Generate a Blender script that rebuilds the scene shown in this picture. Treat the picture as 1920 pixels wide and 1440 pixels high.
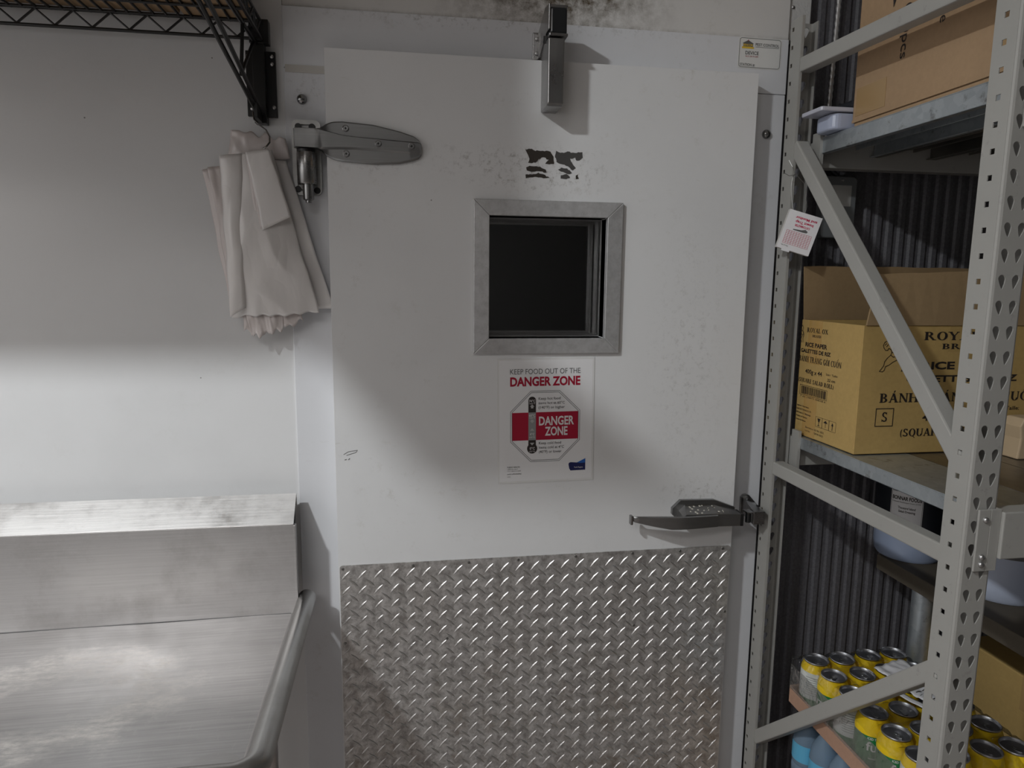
import bpy, bmesh, math, random
from mathutils import Vector, Matrix, noise
random.seed(7)
PI = math.pi
for o in list(bpy.data.objects): bpy.data.objects.remove(o, do_unlink=True)
S = bpy.context.scene
COL = S.collection

# ------------------------------------------------------------------ camera
YAW, PIT, ROL = .1583, -.1482, .0102
CAM = Vector((0, -1.523, 1.53))
fw = Vector((math.sin(YAW)*math.cos(PIT), math.cos(YAW)*math.cos(PIT), math.sin(PIT)))
rt = Vector((math.cos(YAW), -math.sin(YAW), 0))
up = rt.cross(fw)
r2 = rt*math.cos(ROL) + up*math.sin(ROL)
u2 = -rt*math.sin(ROL) + up*math.cos(ROL)
cd = bpy.data.cameras.new('camera'); cam = bpy.data.objects.new('camera', cd); COL.objects.link(cam)
M = Matrix((r2, u2, -fw)).transposed().to_4x4(); M.translation = CAM
cam.matrix_world = M
cd.sensor_width = 36; cd.sensor_fit = 'HORIZONTAL'; cd.lens = 36*1300/1920; cd.clip_start = .02
S.camera = cam

# ------------------------------------------------------------------ world, lights, exposure
w = bpy.data.worlds.new('world'); S.world = w; w.use_nodes = True
w.node_tree.nodes['Background'].inputs[0].default_value = (.9, .95, 1, 1)
w.node_tree.nodes['Background'].inputs[1].default_value = .02
S.view_settings.view_transform = 'Standard'; S.view_settings.look = 'None'
S.view_settings.gamma = 1; S.view_settings.use_curve_mapping = False
S.view_settings.exposure = 0.1
def area(name, loc, size, power, col=(1, .97, .94), sy=None, target=None):
    d = bpy.data.lights.new(name, 'AREA'); d.energy = power; d.color = col
    if sy: d.shape = 'RECTANGLE'; d.size = size; d.size_y = sy
    else: d.shape = 'DISK'; d.size = size
    o = bpy.data.objects.new(name, d); COL.objects.link(o); o.location = loc
    if target is not None:
        o.rotation_euler = (Vector(target)-Vector(loc)).to_track_quat('-Z', 'Y').to_euler()
    return o
LAMP = Vector((-1.45, -1.75, 2.95))
area('ceiling_lamp_light', LAMP, .16, 57, (.955, .985, 1))
area('fill_light', (-1.1, -3.0, 2.99), 1.1, 10, (1, .95, .935), .55)  # broad fill, added behind the camera to lift the shadows

# ------------------------------------------------------------------ mesh helpers
class MB:
    def __init__(s): s.v = []; s.f = []
    def add(s, vs, fs):
        b = len(s.v); s.v += [tuple(p) for p in vs]; s.f += [tuple(i+b for i in f) for f in fs]; return s
    def box(s, a, b):
        x0, y0, z0 = a; x1, y1, z1 = b
        x0, x1 = min(x0, x1), max(x0, x1); y0, y1 = min(y0, y1), max(y0, y1); z0, z1 = min(z0, z1), max(z0, z1)
        return s.add([(x0,y0,z0),(x1,y0,z0),(x1,y1,z0),(x0,y1,z0),(x0,y0,z1),(x1,y0,z1),(x1,y1,z1),(x0,y1,z1)],
                     [(0,3,2,1),(4,5,6,7),(0,1,5,4),(1,2,6,5),(2,3,7,6),(3,0,4,7)])
    def prism(s, poly, o, ex, ey, ez, d):
        """2-D outline in the plane (o,ex,ey), extruded d along ez"""
        o, ex, ey, ez = map(Vector, (o, ex, ey, ez)); n = len(poly)
        a = [o+ex*p[0]+ey*p[1] for p in poly]; b = [p+ez*d for p in a]
        fs = [tuple(range(n)), tuple(range(2*n-1, n-1, -1))]
        fs += [(i, i+n, (i+1) % n+n, (i+1) % n) for i in range(n)]
        return s.add(a+b, fs)
    def tube(s, path, r, n=10, closed=False):
        path = [Vector(p) for p in path]; m = len(path); rings = []
        pn = None
        for i, p in enumerate(path):
            t = ((path[(i+1) % m] if (closed or i < m-1) else p) - (path[i-1] if (closed or i > 0) else p)).normalized()
            if pn is None:
                pn = t.cross(Vector((0, 0, 1)));
                if pn.length < .05: pn = t.cross(Vector((1, 0, 0)))
            pn = (pn - t*pn.dot(t)).normalized(); q = t.cross(pn)
            rr = r[i] if isinstance(r, (list, tuple)) else r
            rings.append([p+(pn*math.cos(2*PI*k/n)+q*math.sin(2*PI*k/n))*rr for k in range(n)])
        vs = [v for R in rings for v in R]; fs = []
        for i in range(m if closed else m-1):
            j = (i+1) % m
            for k in range(n): fs.append((i*n+k, i*n+(k+1) % n, j*n+(k+1) % n, j*n+k))
        if not closed: fs += [tuple(range(n))[::-1], tuple((m-1)*n+k for k in range(n))]
        return s.add(vs, fs)
    def lathe(s, prof, o, ax=(0, 0, 1), n=24, caps=True):
        o = Vector(o); ax = Vector(ax).normalized(); p = ax.orthogonal().normalized(); q = ax.cross(p); m = len(prof)
        vs = [o+ax*h+(p*math.cos(2*PI*k/n)+q*math.sin(2*PI*k/n))*r for r, h in prof for k in range(n)]
        fs = [(i*n+k, i*n+(k+1) % n, (i+1)*n+(k+1) % n, (i+1)*n+k) for i in range(m-1) for k in range(n)]
        if caps and prof[0][0] > 1e-6: fs.append(tuple(range(n))[::-1])
        if caps and prof[-1][0] > 1e-6: fs.append(tuple((m-1)*n+k for k in range(n)))
        return s.add(vs, fs)
    def grid(s, fn, nu, nv):
        vs = [fn(i/nu, j/nv) for j in range(nv+1) for i in range(nu+1)]
        fs = [(j*(nu+1)+i, j*(nu+1)+i+1, (j+1)*(nu+1)+i+1, (j+1)*(nu+1)+i) for j in range(nv) for i in range(nu)]
        return s.add(vs, fs)
    def bar(s, a, b, w, h, side):
        """rectangular bar from a to b; w along side, h across"""
        a, b, side = Vector(a), Vector(b), Vector(side).normalized(); t = (b-a).normalized()
        side = (side-t*side.dot(t)).normalized(); q = t.cross(side)
        vs = [p+side*(sx*w/2)+q*(sq*h/2) for p in (a, b) for sx, sq in ((-1,-1),(1,-1),(1,1),(-1,1))]
        return s.add(vs, [(3,2,1,0),(4,5,6,7),(0,1,5,4),(1,2,6,5),(2,3,7,6),(3,0,4,7)])
    def text(s, txt, o, ex, ey, width=None, height=None, size=None, bold=0, lift=.0004, align='L', fit=None):
        """flat lettering; height = cap height; o = lower left corner; optional width squeeze"""
        vs, fs, bb = text_mesh(txt, bold)
        o, ex, ey = Vector(o), Vector(ex).normalized(), Vector(ey).normalized(); nz = ex.cross(ey)
        W = bb[2]-bb[0]
        sy = height/.73; sx = sy if width is None else width/W
        off = {'L': 0, 'C': -W*sx/2, 'R': -W*sx}[align]
        out = []
        for x, y in vs:
            X = (x-bb[0])*sx+off; Y = y*sy
            out.append(fit(X, Y) if fit else o+ex*X+ey*Y+nz*lift)
        return s.add(out, fs)
    def flat(s, poly, o, ex, ey, lift=.0004):
        o, ex, ey = Vector(o), Vector(ex), Vector(ey); nz = ex.cross(ey).normalized()
        return s.add([o+ex*p[0]+ey*p[1]+nz*lift for p in poly], [tuple(range(len(poly)))])
    def ring(s, outer, inner, o, ex, ey, lift=.0004):
        o, ex, ey = Vector(o), Vector(ex), Vector(ey); nz = ex.cross(ey).normalized(); n = len(outer)
        return s.add([o+ex*p[0]+ey*p[1]+nz*lift for p in list(outer)+list(inner)], [(i, (i+1) % n, (i+1) % n+n, i+n) for i in range(n)])
    def build(s, name, mat, parent=None, smooth=False, bev=0, seg=2, solid=0, angle=None, label=None, kind=None, fix=False):
        me = bpy.data.meshes.new(name); me.from_pydata([tuple(v) for v in s.v], [], s.f); me.update()
        if fix:
            bm = bmesh.new(); bm.from_mesh(me); bmesh.ops.recalc_face_normals(bm, faces=bm.faces); bm.to_mesh(me); bm.free()
        o = bpy.data.objects.new(name, me); COL.objects.link(o)
        me.materials.append(mat)
        if smooth:
            me.polygons.foreach_set('use_smooth', [True]*len(me.polygons))
            if angle is not False:
                try: me.set_sharp_from_angle(angle=math.radians(angle or 40))
                except Exception: pass
        if parent: o.parent = parent; o.matrix_parent_inverse = Matrix.Translation(-parent.location) if parent.type == 'EMPTY' and parent.parent is None else Matrix()
        if solid:
            m = o.modifiers.new('solid', 'SOLIDIFY'); m.thickness = solid; m.offset = 0
        if bev:
            m = o.modifiers.new('bevel', 'BEVEL'); m.width = bev; m.segments = seg; m.limit_method = 'ANGLE'; m.angle_limit = .6
        if label: o['label'] = label
        if kind: o['kind'] = kind
        return o
_tc = {}
def text_mesh(txt, bold=0):
    k = (txt, bold)
    if k in _tc: return _tc[k]
    c = bpy.data.curves.new('t', 'FONT'); c.body = txt; c.size = 1; c.resolution_u = 3; c.offset = bold
    c.fill_mode = 'FRONT'
    o = bpy.data.objects.new('t', c); COL.objects.link(o)
    bpy.context.view_layer.update()
    me = bpy.data.meshes.new_from_object(o.evaluated_get(bpy.context.evaluated_depsgraph_get()))
    vs = [(v.co.x, v.co.y) for v in me.vertices]; fs = [tuple(p.vertices) for p in me.polygons]
    bpy.data.objects.remove(o); bpy.data.curves.remove(c); bpy.data.meshes.remove(me)
    bb = (min(v[0] for v in vs), min(v[1] for v in vs), max(v[0] for v in vs), max(v[1] for v in vs)) if vs else (0, 0, 1, 1)
    _tc[k] = (vs, fs, bb); return _tc[k]
def tag(o, label, cat, group=None):
    o['label'] = label; o['category'] = cat
    if group: o['group'] = group
    return o
def thing(name, loc, label, cat, group=None):
    o = bpy.data.objects.new(name, None); COL.objects.link(o); o.location = loc; o.empty_display_size = .05
    return tag(o, label, cat, group)
def struct(o): o['kind'] = 'structure'; return o
def copy_tree(o, parent=None, off=(0, 0, 0), rz=0):
    c = o.copy(); COL.objects.link(c)
    if parent is None: c.location = o.location+Vector(off); c.rotation_euler.z += rz
    else: c.parent = parent
    for ch in list(o.children): copy_tree(ch, c)
    return c
def rrect(x0, z0, x1, z1, r, n=5):
    P = []
    for cx, cz, a in ((x1-r, z1-r, 0), (x0+r, z1-r, 90), (x0+r, z0+r, 180), (x1-r, z0+r, 270)):
        for k in range(n+1):
            t = math.radians(a+90*k/n); P.append((cx+r*math.cos(t), cz+r*math.sin(t)))
    return P
def nz3(x, y, z=0): return noise.noise(Vector((x, y, z)))

# ------------------------------------------------------------------ materials
def mat(name, col, rough=.5, metal=0, spec=.5):
    m = bpy.data.materials.new(name); m.use_nodes = True
    b = m.node_tree.nodes['Principled BSDF']
    b.inputs['Base Color'].default_value = (*col, 1); b.inputs['Roughness'].default_value = rough
    b.inputs['Metallic'].default_value = metal; b.inputs['Specular IOR Level'].default_value = spec
    return m
class NT:
    def __init__(s, m): s.t = m.node_tree; s.b = s.t.nodes['Principled BSDF']
    def n(s, typ, **kw):
        n = s.t.nodes.new(typ)
        for k, v in kw.items():
            if k.startswith('i_'): n.inputs[k[2:]].default_value = v
            else: setattr(n, k, v)
        return n
    def l(s, a, b): s.t.links.new(a, b)
    def coord(s, scale=(1, 1, 1), rot=(0, 0, 0)):
        g = s.n('ShaderNodeNewGeometry'); mp = s.n('ShaderNodeMapping')
        mp.inputs['Scale'].default_value = scale; mp.inputs['Rotation'].default_value = rot
        s.l(g.outputs['Position'], mp.inputs[0]); return mp.outputs[0]
    def noise(s, vec, scale, detail=4, rough=.6):
        n = s.n('ShaderNodeTexNoise'); n.inputs['Scale'].default_value = scale; n.inputs['Detail'].default_value = detail
        n.inputs['Roughness'].default_value = rough; s.l(vec, n.inputs['Vector']); return n.outputs['Fac']
    def ramp(s, fac, a, b, ca=(0, 0, 0), cb=(1, 1, 1)):
        r = s.n('ShaderNodeValToRGB'); e = r.color_ramp.elements
        e[0].position = a; e[1].position = b; e[0].color = (*ca, 1); e[1].color = (*cb, 1)
        s.l(fac, r.inputs[0]); return r.outputs[0]
    def mix(s, fac, a, b):
        m = s.n('ShaderNodeMix', data_type='RGBA')
        for sock, v in ((m.inputs[0], fac), (m.inputs[6], a), (m.inputs[7], b)):
            if hasattr(v, 'is_linked') or hasattr(v, 'links'): s.l(v, sock)
            elif isinstance(v, tuple): sock.default_value = (*v, 1)
            else: sock.default_value = v
        return m.outputs[2]
    def math(s, op, a, b=0.):
        m = s.n('ShaderNodeMath', operation=op)
        for sock, v in ((m.inputs[0], a), (m.inputs[1], b)):
            if hasattr(v, 'links'): s.l(v, sock)
            else: sock.default_value = v
        return m.outputs[0]
    def maprange(s, v, a, b, c, d):
        m = s.n('ShaderNodeMapRange'); s.l(v, m.inputs[0])
        for i, x in enumerate((a, b, c, d)): m.inputs[i+1].default_value = x
        return m.outputs[0]
    def sep(s):
        g = s.n('ShaderNodeNewGeometry'); x = s.n('ShaderNodeSeparateXYZ'); s.l(g.outputs['Position'], x.inputs[0]); return x.outputs
    def bump(s, h, strength, dist=.001):
        b = s.n('ShaderNodeBump'); b.inputs['Strength'].default_value = strength; b.inputs['Distance'].default_value = dist
        s.l(h, b.inputs['Height']); s.l(b.outputs[0], s.b.inputs['Normal'])
    def color(s, c): s.l(c, s.b.inputs['Base Color'])
    def rough(s, c): s.l(c, s.b.inputs['Roughness'])

def white_panel(name, col, rough, grime=.25, mould=False, zone=()):
    m = mat(name, col, rough); t = NT(m); c = t.coord()
    dirty = tuple(x*.72*y for x, y in zip(col, (1, .97, .9)))
    n1 = t.noise(c, 3.1, 6); base = t.mix(t.ramp(n1, .45, .8), col, tuple(x*.93 for x in col))
    n2 = t.noise(c, 27, 9, .78); smud = t.math('MULTIPLY', t.ramp(n2, .55, .72), t.ramp(t.noise(c, 3.3, 3), .46, .60))
    base = t.mix(t.math('MULTIPLY', smud, grime), base, dirty)
    # small dark nicks
    v = t.n('ShaderNodeTexVoronoi'); v.inputs['Scale'].default_value = 17; v.inputs['Randomness'].default_value = 1; t.l(c, v.inputs['Vector'])
    nick = t.math('MULTIPLY', t.math('LESS_THAN', v.outputs['Distance'], .028), t.math('GREATER_THAN', t.noise(c, 5, 2), .6))
    base = t.mix(t.math('MULTIPLY', nick, .7), base, (.08, .07, .06))
    # long fine scuffs
    scf = t.math('MULTIPLY', t.ramp(t.noise(t.coord((3, 3, 22), (0, .35, 0)), 6, 6, .7), .64, .70), t.ramp(t.noise(c, 4.1, 2), .5, .6))
    base = t.mix(t.math('MULTIPLY', scf, grime*.8), base, dirty)
    if zone:
        xyz = t.sep()
        for (zx, zz, rx, rz, am) in zone:
            ax = t.math('DIVIDE', t.math('SUBTRACT', xyz[0], zx), rx); az = t.math('DIVIDE', t.math('SUBTRACT', xyz[2], zz), rz)
            dd = t.math('SQRT', t.math('ADD', t.math('MULTIPLY', ax, ax), t.math('MULTIPLY', az, az)))
            mk = t.math('MULTIPLY', t.maprange(dd, .2, 1, am, 0), t.ramp(t.noise(c, 60, 9, .8), .52, .66))
            base = t.mix(mk, base, (.16, .145, .12))
    if mould:
        xyz = t.sep()
        mx = t.math('SUBTRACT', 1., t.math('ABSOLUTE', t.math('DIVIDE', t.math('SUBTRACT', xyz[0], .34), .30)))
        mzz = t.maprange(xyz[2], 2.075, 2.13, .35, 1.0)
        edge = t.maprange(xyz[2], 2.083, 2.092, 1.0, 0.)
        mk = t.math('ADD', t.math('MULTIPLY', t.math('MAXIMUM', mx, 0.), mzz), t.math('MULTIPLY', edge, .25))
        fn = t.math('MULTIPLY', t.ramp(t.noise(c, 34, 9, .75), .38, .72), 1.)
        mm = t.math('MULTIPLY', fn, t.math('MULTIPLY', mk, 1.9)); cl = t.n('ShaderNodeClamp'); t.l(mm, cl.inputs[0])
        base = t.mix(cl.outputs[0], base, (.085, .062, .032))
    t.color(base); t.rough(t.maprange(n2, .3, .8, rough*.85, rough*1.35))
    t.bump(t.noise(c, 6, 3), .05, .01)
    return m
M_wall = white_panel('white_wall_panel', (.74, .745, .75), .22, .15)
M_upper = white_panel('upper_wall_panel', (.68, .67, .655), .4, .4, True)
M_frame = white_panel('door_frame_panel', (.70, .71, .735), .33, .5, False, ((.2, 2.075, .5, .02, .7), (-.19, 1.92, .05, .05, .6)))
M_door = white_panel('door_panel_white', (.72, .725, .73), .33, .75, False, ((.31, 1.765, .20, .07, .8), (.16, 1.78, .16, .05, .5), (.70, 1.03, .12, .05, .6), (.66, 1.35, .12, .35, .35), (-.05, 1.77, .10, .03, .6)))

def brushed(name, col, rough, sc=(4, 4, 260), bump=.12, smear=False, grime=(.25, .22, .2)):
    m = mat(name, col, rough, 1); t = NT(m); c = t.coord(sc); c0 = t.coord()
    n = t.noise(c, 1, 3, .7); n2 = t.noise(c0, 9, 6, .7)
    base = t.mix(t.ramp(n, .3, .7), tuple(x*.88 for x in col), col)
    base = t.mix(t.math('MULTIPLY', t.ramp(n2, .5, .8), .35), base, grime)
    r = t.maprange(n2, .3, .75, rough*.8, rough*1.4)
    t.color(base); t.rough(r); t.bump(n, bump, .0006)
    return m
M_steel = brushed('brushed_stainless', (.55, .535, .53), .36, (5, 5, 330), .18)
def deck_steel():
    m = mat('worn_stainless_deck', (.6, .59, .58), .34, 1); t = NT(m); c = t.coord((6, 200, 6)); c0 = t.coord()
    n = t.noise(c, 1, 3, .7)
    xyz = t.sep()
    # worn, chalky ring left on the drainboard by a pot
    dx = t.math('SUBTRACT', xyz[0], -.60); dy = t.math('SUBTRACT', xyz[1], -.30)
    d = t.math('SQRT', t.math('ADD', t.math('MULTIPLY', dx, dx), t.math('MULTIPLY', t.math('MULTIPLY', dy, dy), 1.6)))
    dn = t.math('ADD', d, t.maprange(t.noise(c0, 14, 5, .7), .3, .7, -.05, .05))
    ring = t.math('SUBTRACT', 1., t.math('MINIMUM', t.math('ABSOLUTE', t.math('DIVIDE', t.math('SUBTRACT', dn, .16), .07)), 1.))
    chalk = t.math('MULTIPLY', ring, t.ramp(t.noise(t.coord((1, 2.5, 1), (0, 0, .5)), 30, 8, .7), .35, .65))
    base = t.mix(t.ramp(n, .3, .7), (.34, .332, .33), (.43, .42, .415))
    base = t.mix(t.math('MULTIPLY', chalk, .95), base, (.66, .63, .60))
    # damp ring near the corner
    ex = t.math('SUBTRACT', xyz[0], -.29); ey = t.math('SUBTRACT', xyz[1], -.535)
    e = t.math('SQRT', t.math('ADD', t.math('MULTIPLY', ex, ex), t.math('MULTIPLY', ey, ey)))
    rg = t.math('LESS_THAN', t.math('ABSOLUTE', t.math('SUBTRACT', e, .04)), .008)
    base = t.mix(t.math('MULTIPLY', rg, .5), base, (.36, .35, .34))
    # scratches
    sc = t.ramp(t.noise(t.coord((30, 5, 1), (0, 0, .6)), 5, 2, .5), .66, .7)
    base = t.mix(t.math('MULTIPLY', sc, .25), base, (.45, .44, .43))
    t.color(base); t.rough(t.math('ADD', t.maprange(t.noise(c0, 7, 5), .3, .7, .28, .42), t.math('MULTIPLY', chalk, .25)))
    t.l(t.math('SUBTRACT', 1., t.math('MULTIPLY', chalk, .5)), t.b.inputs['Metallic']); t.bump(n, .15, .0006); return m
M_deck = deck_steel()
M_alu = brushed('satin_aluminium', (.56, .56, .56), .36, (8, 8, 120), .08)
M_cast = brushed('cast_hinge_metal', (.44, .44, .435), .42, (30, 30, 90), .12)
M_chrome = brushed('chrome_dark', (.33, .33, .33), .24, (20, 20, 20), .03)
M_black_gloss = mat('black_plastic_gloss', (.012, .013, .014), .16)
def tread():
    m = mat('treadplate_aluminium', (.5, .49, .48), .4, .62); t = NT(m); c0 = t.coord()
    n = t.noise(c0, 48, 9, .8); n2 = t.noise(t.coord((30, 1, 6)), 3, 4, .7)
    base = t.mix(t.ramp(n, .42, .60), (.62, .61, .60), (.30, .285, .275))
    base = t.mix(t.math('MULTIPLY', t.ramp(n2, .5, .75), .45), base, (.30, .28, .265))
    xyz = t.sep()
    brown_low = t.math('MULTIPLY', t.ramp(t.noise(c0, 11, 7, .7), .5, .72), t.maprange(xyz[2], .4, .75, .75, .22))  # brown blotches, stronger towards the bottom of the plate
    base = t.mix(brown_low, base, (.24, .185, .13))
    t.color(base); t.rough(t.maprange(n, .3, .7, .30, .5)); t.bump(n, .25, .0006); return m
M_tread = tread()
M_lug = brushed('treadplate_lug_metal', (.70, .69, .68), .36, (40, 40, 40), .05, grime=(.4, .37, .34))
def painted(name, col, rough=.42):
    m = mat(name, col, rough); t = NT(m); c = t.coord(); n = t.noise(c, 45, 7, .75)
    base = t.mix(t.math('MULTIPLY', t.ramp(n, .6, .72), .5), col, tuple(x*.55 for x in col))
    base = t.mix(t.math('MULTIPLY', t.ramp(t.noise(c, 5, 4), .45, .75), .3), base, tuple(x*.82 for x in col))
    t.color(base); t.bump(n, .06, .001); return m
M_rack = painted('grey_rack_paint', (.345, .34, .32))
M_black = mat('black_epoxy', (.012, .012, .012), .35)
def galv():
    m = mat('galvanised_steel', (.48, .52, .55), .4, .8); t = NT(m); c = t.coord()
    v = t.n('ShaderNodeTexVoronoi'); v.inputs['Scale'].default_value = 70; t.l(c, v.inputs['Vector'])
    b = t.mix(v.outputs['Color'], (.42, .46, .49), (.52, .56, .585)); b = t.mix(t.ramp(t.noise(c, 33, 6, .7), .58, .7), b, (.22, .22, .22))
    t.color(b); return m
M_galv = galv()
def cardboard(name, col, rough=.75):
    m = mat(name, col, rough, spec=.25); t = NT(m); c = t.coord()
    n = t.noise(c, 90, 6, .75); n2 = t.noise(c, 6, 4)
    b = t.mix(t.ramp(n, .35, .75), col, tuple(x*.86 for x in col)); b = t.mix(t.math('MULTIPLY', t.ramp(n2, .4, .75), .35), b, tuple(x*.8 for x in col))
    t.color(b); t.bump(t.noise(t.coord((1, 1, 60)), 4, 2), .06, .001); return m
M_card = cardboard('kraft_cardboard', (.40, .27, .16))
M_yellow_card = cardboard('yellow_cardboard', (.49, .335, .125))
M_yellow_inner = cardboard('box_inner_kraft', (.34, .235, .125))
M_tape = mat('packing_tape', (.42, .28, .12), .18)
M_ink = mat('dark_ink', (.02, .014, .012), .6)
M_inkgrey = mat('grey_ink', (.12, .12, .12), .6)
M_red = mat('red_ink', (.36, .004, .03), .45)
M_white = mat('white_paper', (.76, .76, .77), .45)
M_whiteprint = mat('white_print', (.72, .70, .70), .5)
M_grey = mat('mid_grey_print', (.26, .27, .27), .5)
M_blue = mat('navy_print', (.012, .016, .09), .4)
M_blue2 = mat('blue_print', (.02, .12, .45), .4)
M_yellowprint = mat('yellow_print', (.75, .5, .05), .5)
def laminate():
    m = mat('laminate_film', (.80, .80, .79), .12); return m
M_lam = mat('laminate_film', (.70, .70, .69), .15)
def bagmat(name, col, tr):
    m = mat(name, col, .22); t = NT(m); t.b.inputs['Specular IOR Level'].default_value = .8; tb = t.n('ShaderNodeBsdfTranslucent'); tb.inputs[0].default_value = (*col, 1)
    mx = t.n('ShaderNodeMixShader'); mx.inputs[0].default_value = tr
    out = [n for n in t.t.nodes if n.type == 'OUTPUT_MATERIAL'][0]
    t.l(t.b.outputs[0], mx.inputs[1]); t.l(tb.outputs[0], mx.inputs[2]); t.l(mx.outputs[0], out.inputs[0])
    t.bump(t.math('ABSOLUTE', t.math('SUBTRACT', t.noise(t.coord((13, 13, 7)), 1.5, 2, .4), .5)), .3, .02); return m
M_bag = bagmat('thin_white_plastic', (.90, .875, .86), .25)
M_bag2 = bagmat('thin_plastic_edges', (.82, .76, .74), .3)
def film():
    m = mat('clear_film', (1, 1, 1), .08); t = NT(m)
    tr = t.n('ShaderNodeBsdfTransparent'); tr.inputs[0].default_value = (.93, .94, .94, 1)
    gl = t.n('ShaderNodeBsdfGlossy'); gl.inputs['Roughness'].default_value = .12
    fr = t.n('ShaderNodeLayerWeight'); fr.inputs[0].default_value = .35
    mx = t.n('ShaderNodeMixShader'); mrg = t.maprange(fr.outputs['Fresnel'], 0, 1, .05, .6)
    out = [n for n in t.t.nodes if n.type == 'OUTPUT_MATERIAL'][0]
    b = t.n('ShaderNodeBump'); b.inputs['Strength'].default_value = .8; b.inputs['Distance'].default_value = .01
    t.l(t.noise(t.coord(), 22, 3), b.inputs['Height']); t.l(b.outputs[0], gl.inputs['Normal']); t.l(b.outputs[0], fr.inputs['Normal'])
    t.l(mrg, mx.inputs[0]); t.l(tr.outputs[0], mx.inputs[1]); t.l(gl.outputs[0], mx.inputs[2]); t.l(mx.outputs[0], out.inputs[0]); return m
M_film = film()
def glass(name, col=(1, 1, 1)):
    m = mat(name, col, 0.0); b = m.node_tree.nodes['Principled BSDF']; b.inputs['Transmission Weight'].default_value = 1; b.inputs['IOR'].default_value = 1.45; return m
M_glass = glass('window_glass')
M_ribwall = mat('dark_ribbed_steel', (.085, .083, .09), .5)
t = NT(M_ribwall); n = t.noise(t.coord(), 160, 4, .8); t.color(t.mix(t.ramp(n, .4, .7), (.085, .083, .092), (.135, .132, .142)))
def stipple():
    m = mat('stippled_white_metal', (.6, .6, .59), .35); t = NT(m); t.bump(t.noise(t.coord(), 130, 3), .6, .002); return m
M_stip = stipple()
M_canlid = brushed('can_lid_aluminium', (.62, .62, .65), .36, (30, 30, 30), .03)
M_yel = mat('can_yellow', (.80, .56, .012), .25)
M_green = mat('can_green', (.015, .17, .05), .28)
M_canwhite = mat('can_silver_white', (.62, .64, .62), .28)
def bottle_mat():
    m = mat('blue_pet_plastic', (.30, .42, .55), .12); b = m.node_tree.nodes['Principled BSDF']
    b.inputs['Transmission Weight'].default_value = .55; b.inputs['IOR'].default_value = 1.25; return m
M_pet = bottle_mat()
M_capblue = mat('blue_label', (.10, .38, .58), .3)
M_bluepl = mat('bluish_plastic_tub', (.26, .31, .42), .28)
M_darkpl = mat('dark_plastic_lid', (.02, .022, .028), .3)
M_palepl = mat('pale_plastic', (.45, .50, .62), .35)
M_wood = mat('pale_wood', (.52, .40, .26), .6)
M_board = cardboard('dark_grimy_board', (.10, .085, .065), .6)
M_ceiling = mat('ceiling_tile', (.62, .61, .59), .8)
M_floor = mat('quarry_floor', (.3, .26, .24), .45)
t = NT(M_floor); t.color(t.mix(t.noise(t.coord(), 14, 5), (.25, .215, .195), (.36, .32, .30)))
M_roomwall = mat('room_wall', (.14, .138, .134), .55)
M_leftwall = mat('room_wall_white', (.80, .775, .765), .5)
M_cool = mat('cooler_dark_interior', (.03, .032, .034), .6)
M_wire = mat('thin_steel_wire', (.25, .25, .24), .35, .9)
M_residue = mat('dark_residue', (.035, .028, .022), .5)
M_emit = bpy.data.materials.new('lamp_glow'); M_emit.use_nodes = True
e = M_emit.node_tree.nodes['Principled BSDF']; e.inputs['Emission Color'].default_value = (1, .98, .95, 1); e.inputs['Emission Strength'].default_value = 4

# ------------------------------------------------------------------ structure
YW = .055     # white wall plane
YF = .05      # door frame face
# cooler front wall: left panel, header panel above the frame, both butted against the frame
struct(MB().box((-2.35, YW, 0), (-.235, .16, 3.05)).build('wall_back', M_wall))
struct(MB().box((-.234, YW, 2.084), (.888, .16, 3.05)).build('wall_header', M_upper))
# door frame
struct(MB().box((-.235, YF, 0), (-.10, .16, 1.9615)).build('trim_1', M_frame, bev=.0015))
struct(MB().box((.74, YF, 0), (.887, .16, 1.962)).build('trim_2', M_frame, bev=.0015))
struct(MB().box((-.235, YF, 1.963), (.888, .16, 2.083)).build('trim_3', M_frame, bev=.0015))
# stippled corner strip
struct(MB().box((.889, .062, 2.086), (.945, .16, 3.05)).build('trim_4', M_stip, bev=.002))
tag(MB().lathe([(.004, 0), (.004, .002), (.002, .0035), (0, .004)], (.899, .062, 2.158), (0, -1, 0), 10).build('wall_screw', M_alu, smooth=True), 'small screw in the stippled corner strip at top right', 'screw')
# ribbed dark wall behind the rack
mb = MB(); p = .032; x = .90; prof = []
while x < 2.75:
    prof += [(x, .085), (x+.012, .085), (x+.016, .079), (x+.028, .079)]; x += p
prof = [(a, b) for a, b in prof]
n = len(prof)
mb.add([(a, b, 0) for a, b in prof]+[(a, b, 3.05) for a, b in prof], [(i, i+1, i+1+n, i+n) for i in range(n-1)])
mb.box((.90, .10, 0), (2.75, .16, 3.05))
struct(mb.build('wall_right', M_ribwall))
struct(MB().box((-2.35, -3.8, -.1), (2.75, .16, 0)).build('floor', M_floor))
struct(MB().box((-2.35, -3.8, 3.05), (2.75, .16, 3.15)).build('ceiling', M_ceiling))
struct(MB().box((-2.45, -3.8, 0), (-2.35, .16, 3.05)).build('wall_left', M_leftwall))
struct(MB().box((2.75, -3.8, 0), (2.85, .16, 3.05)).build('wall_far_right', M_roomwall))
struct(MB().box((-2.35, -3.9, 0), (2.75, -3.8, 3.05)).build('wall_front', M_roomwall))
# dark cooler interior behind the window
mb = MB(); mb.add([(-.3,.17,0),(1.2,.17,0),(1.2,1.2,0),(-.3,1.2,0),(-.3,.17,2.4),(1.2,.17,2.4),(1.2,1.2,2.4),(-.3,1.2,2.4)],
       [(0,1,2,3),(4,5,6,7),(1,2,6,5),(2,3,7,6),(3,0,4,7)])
struct(mb.build('wall_cooler_inside', M_cool))

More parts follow.
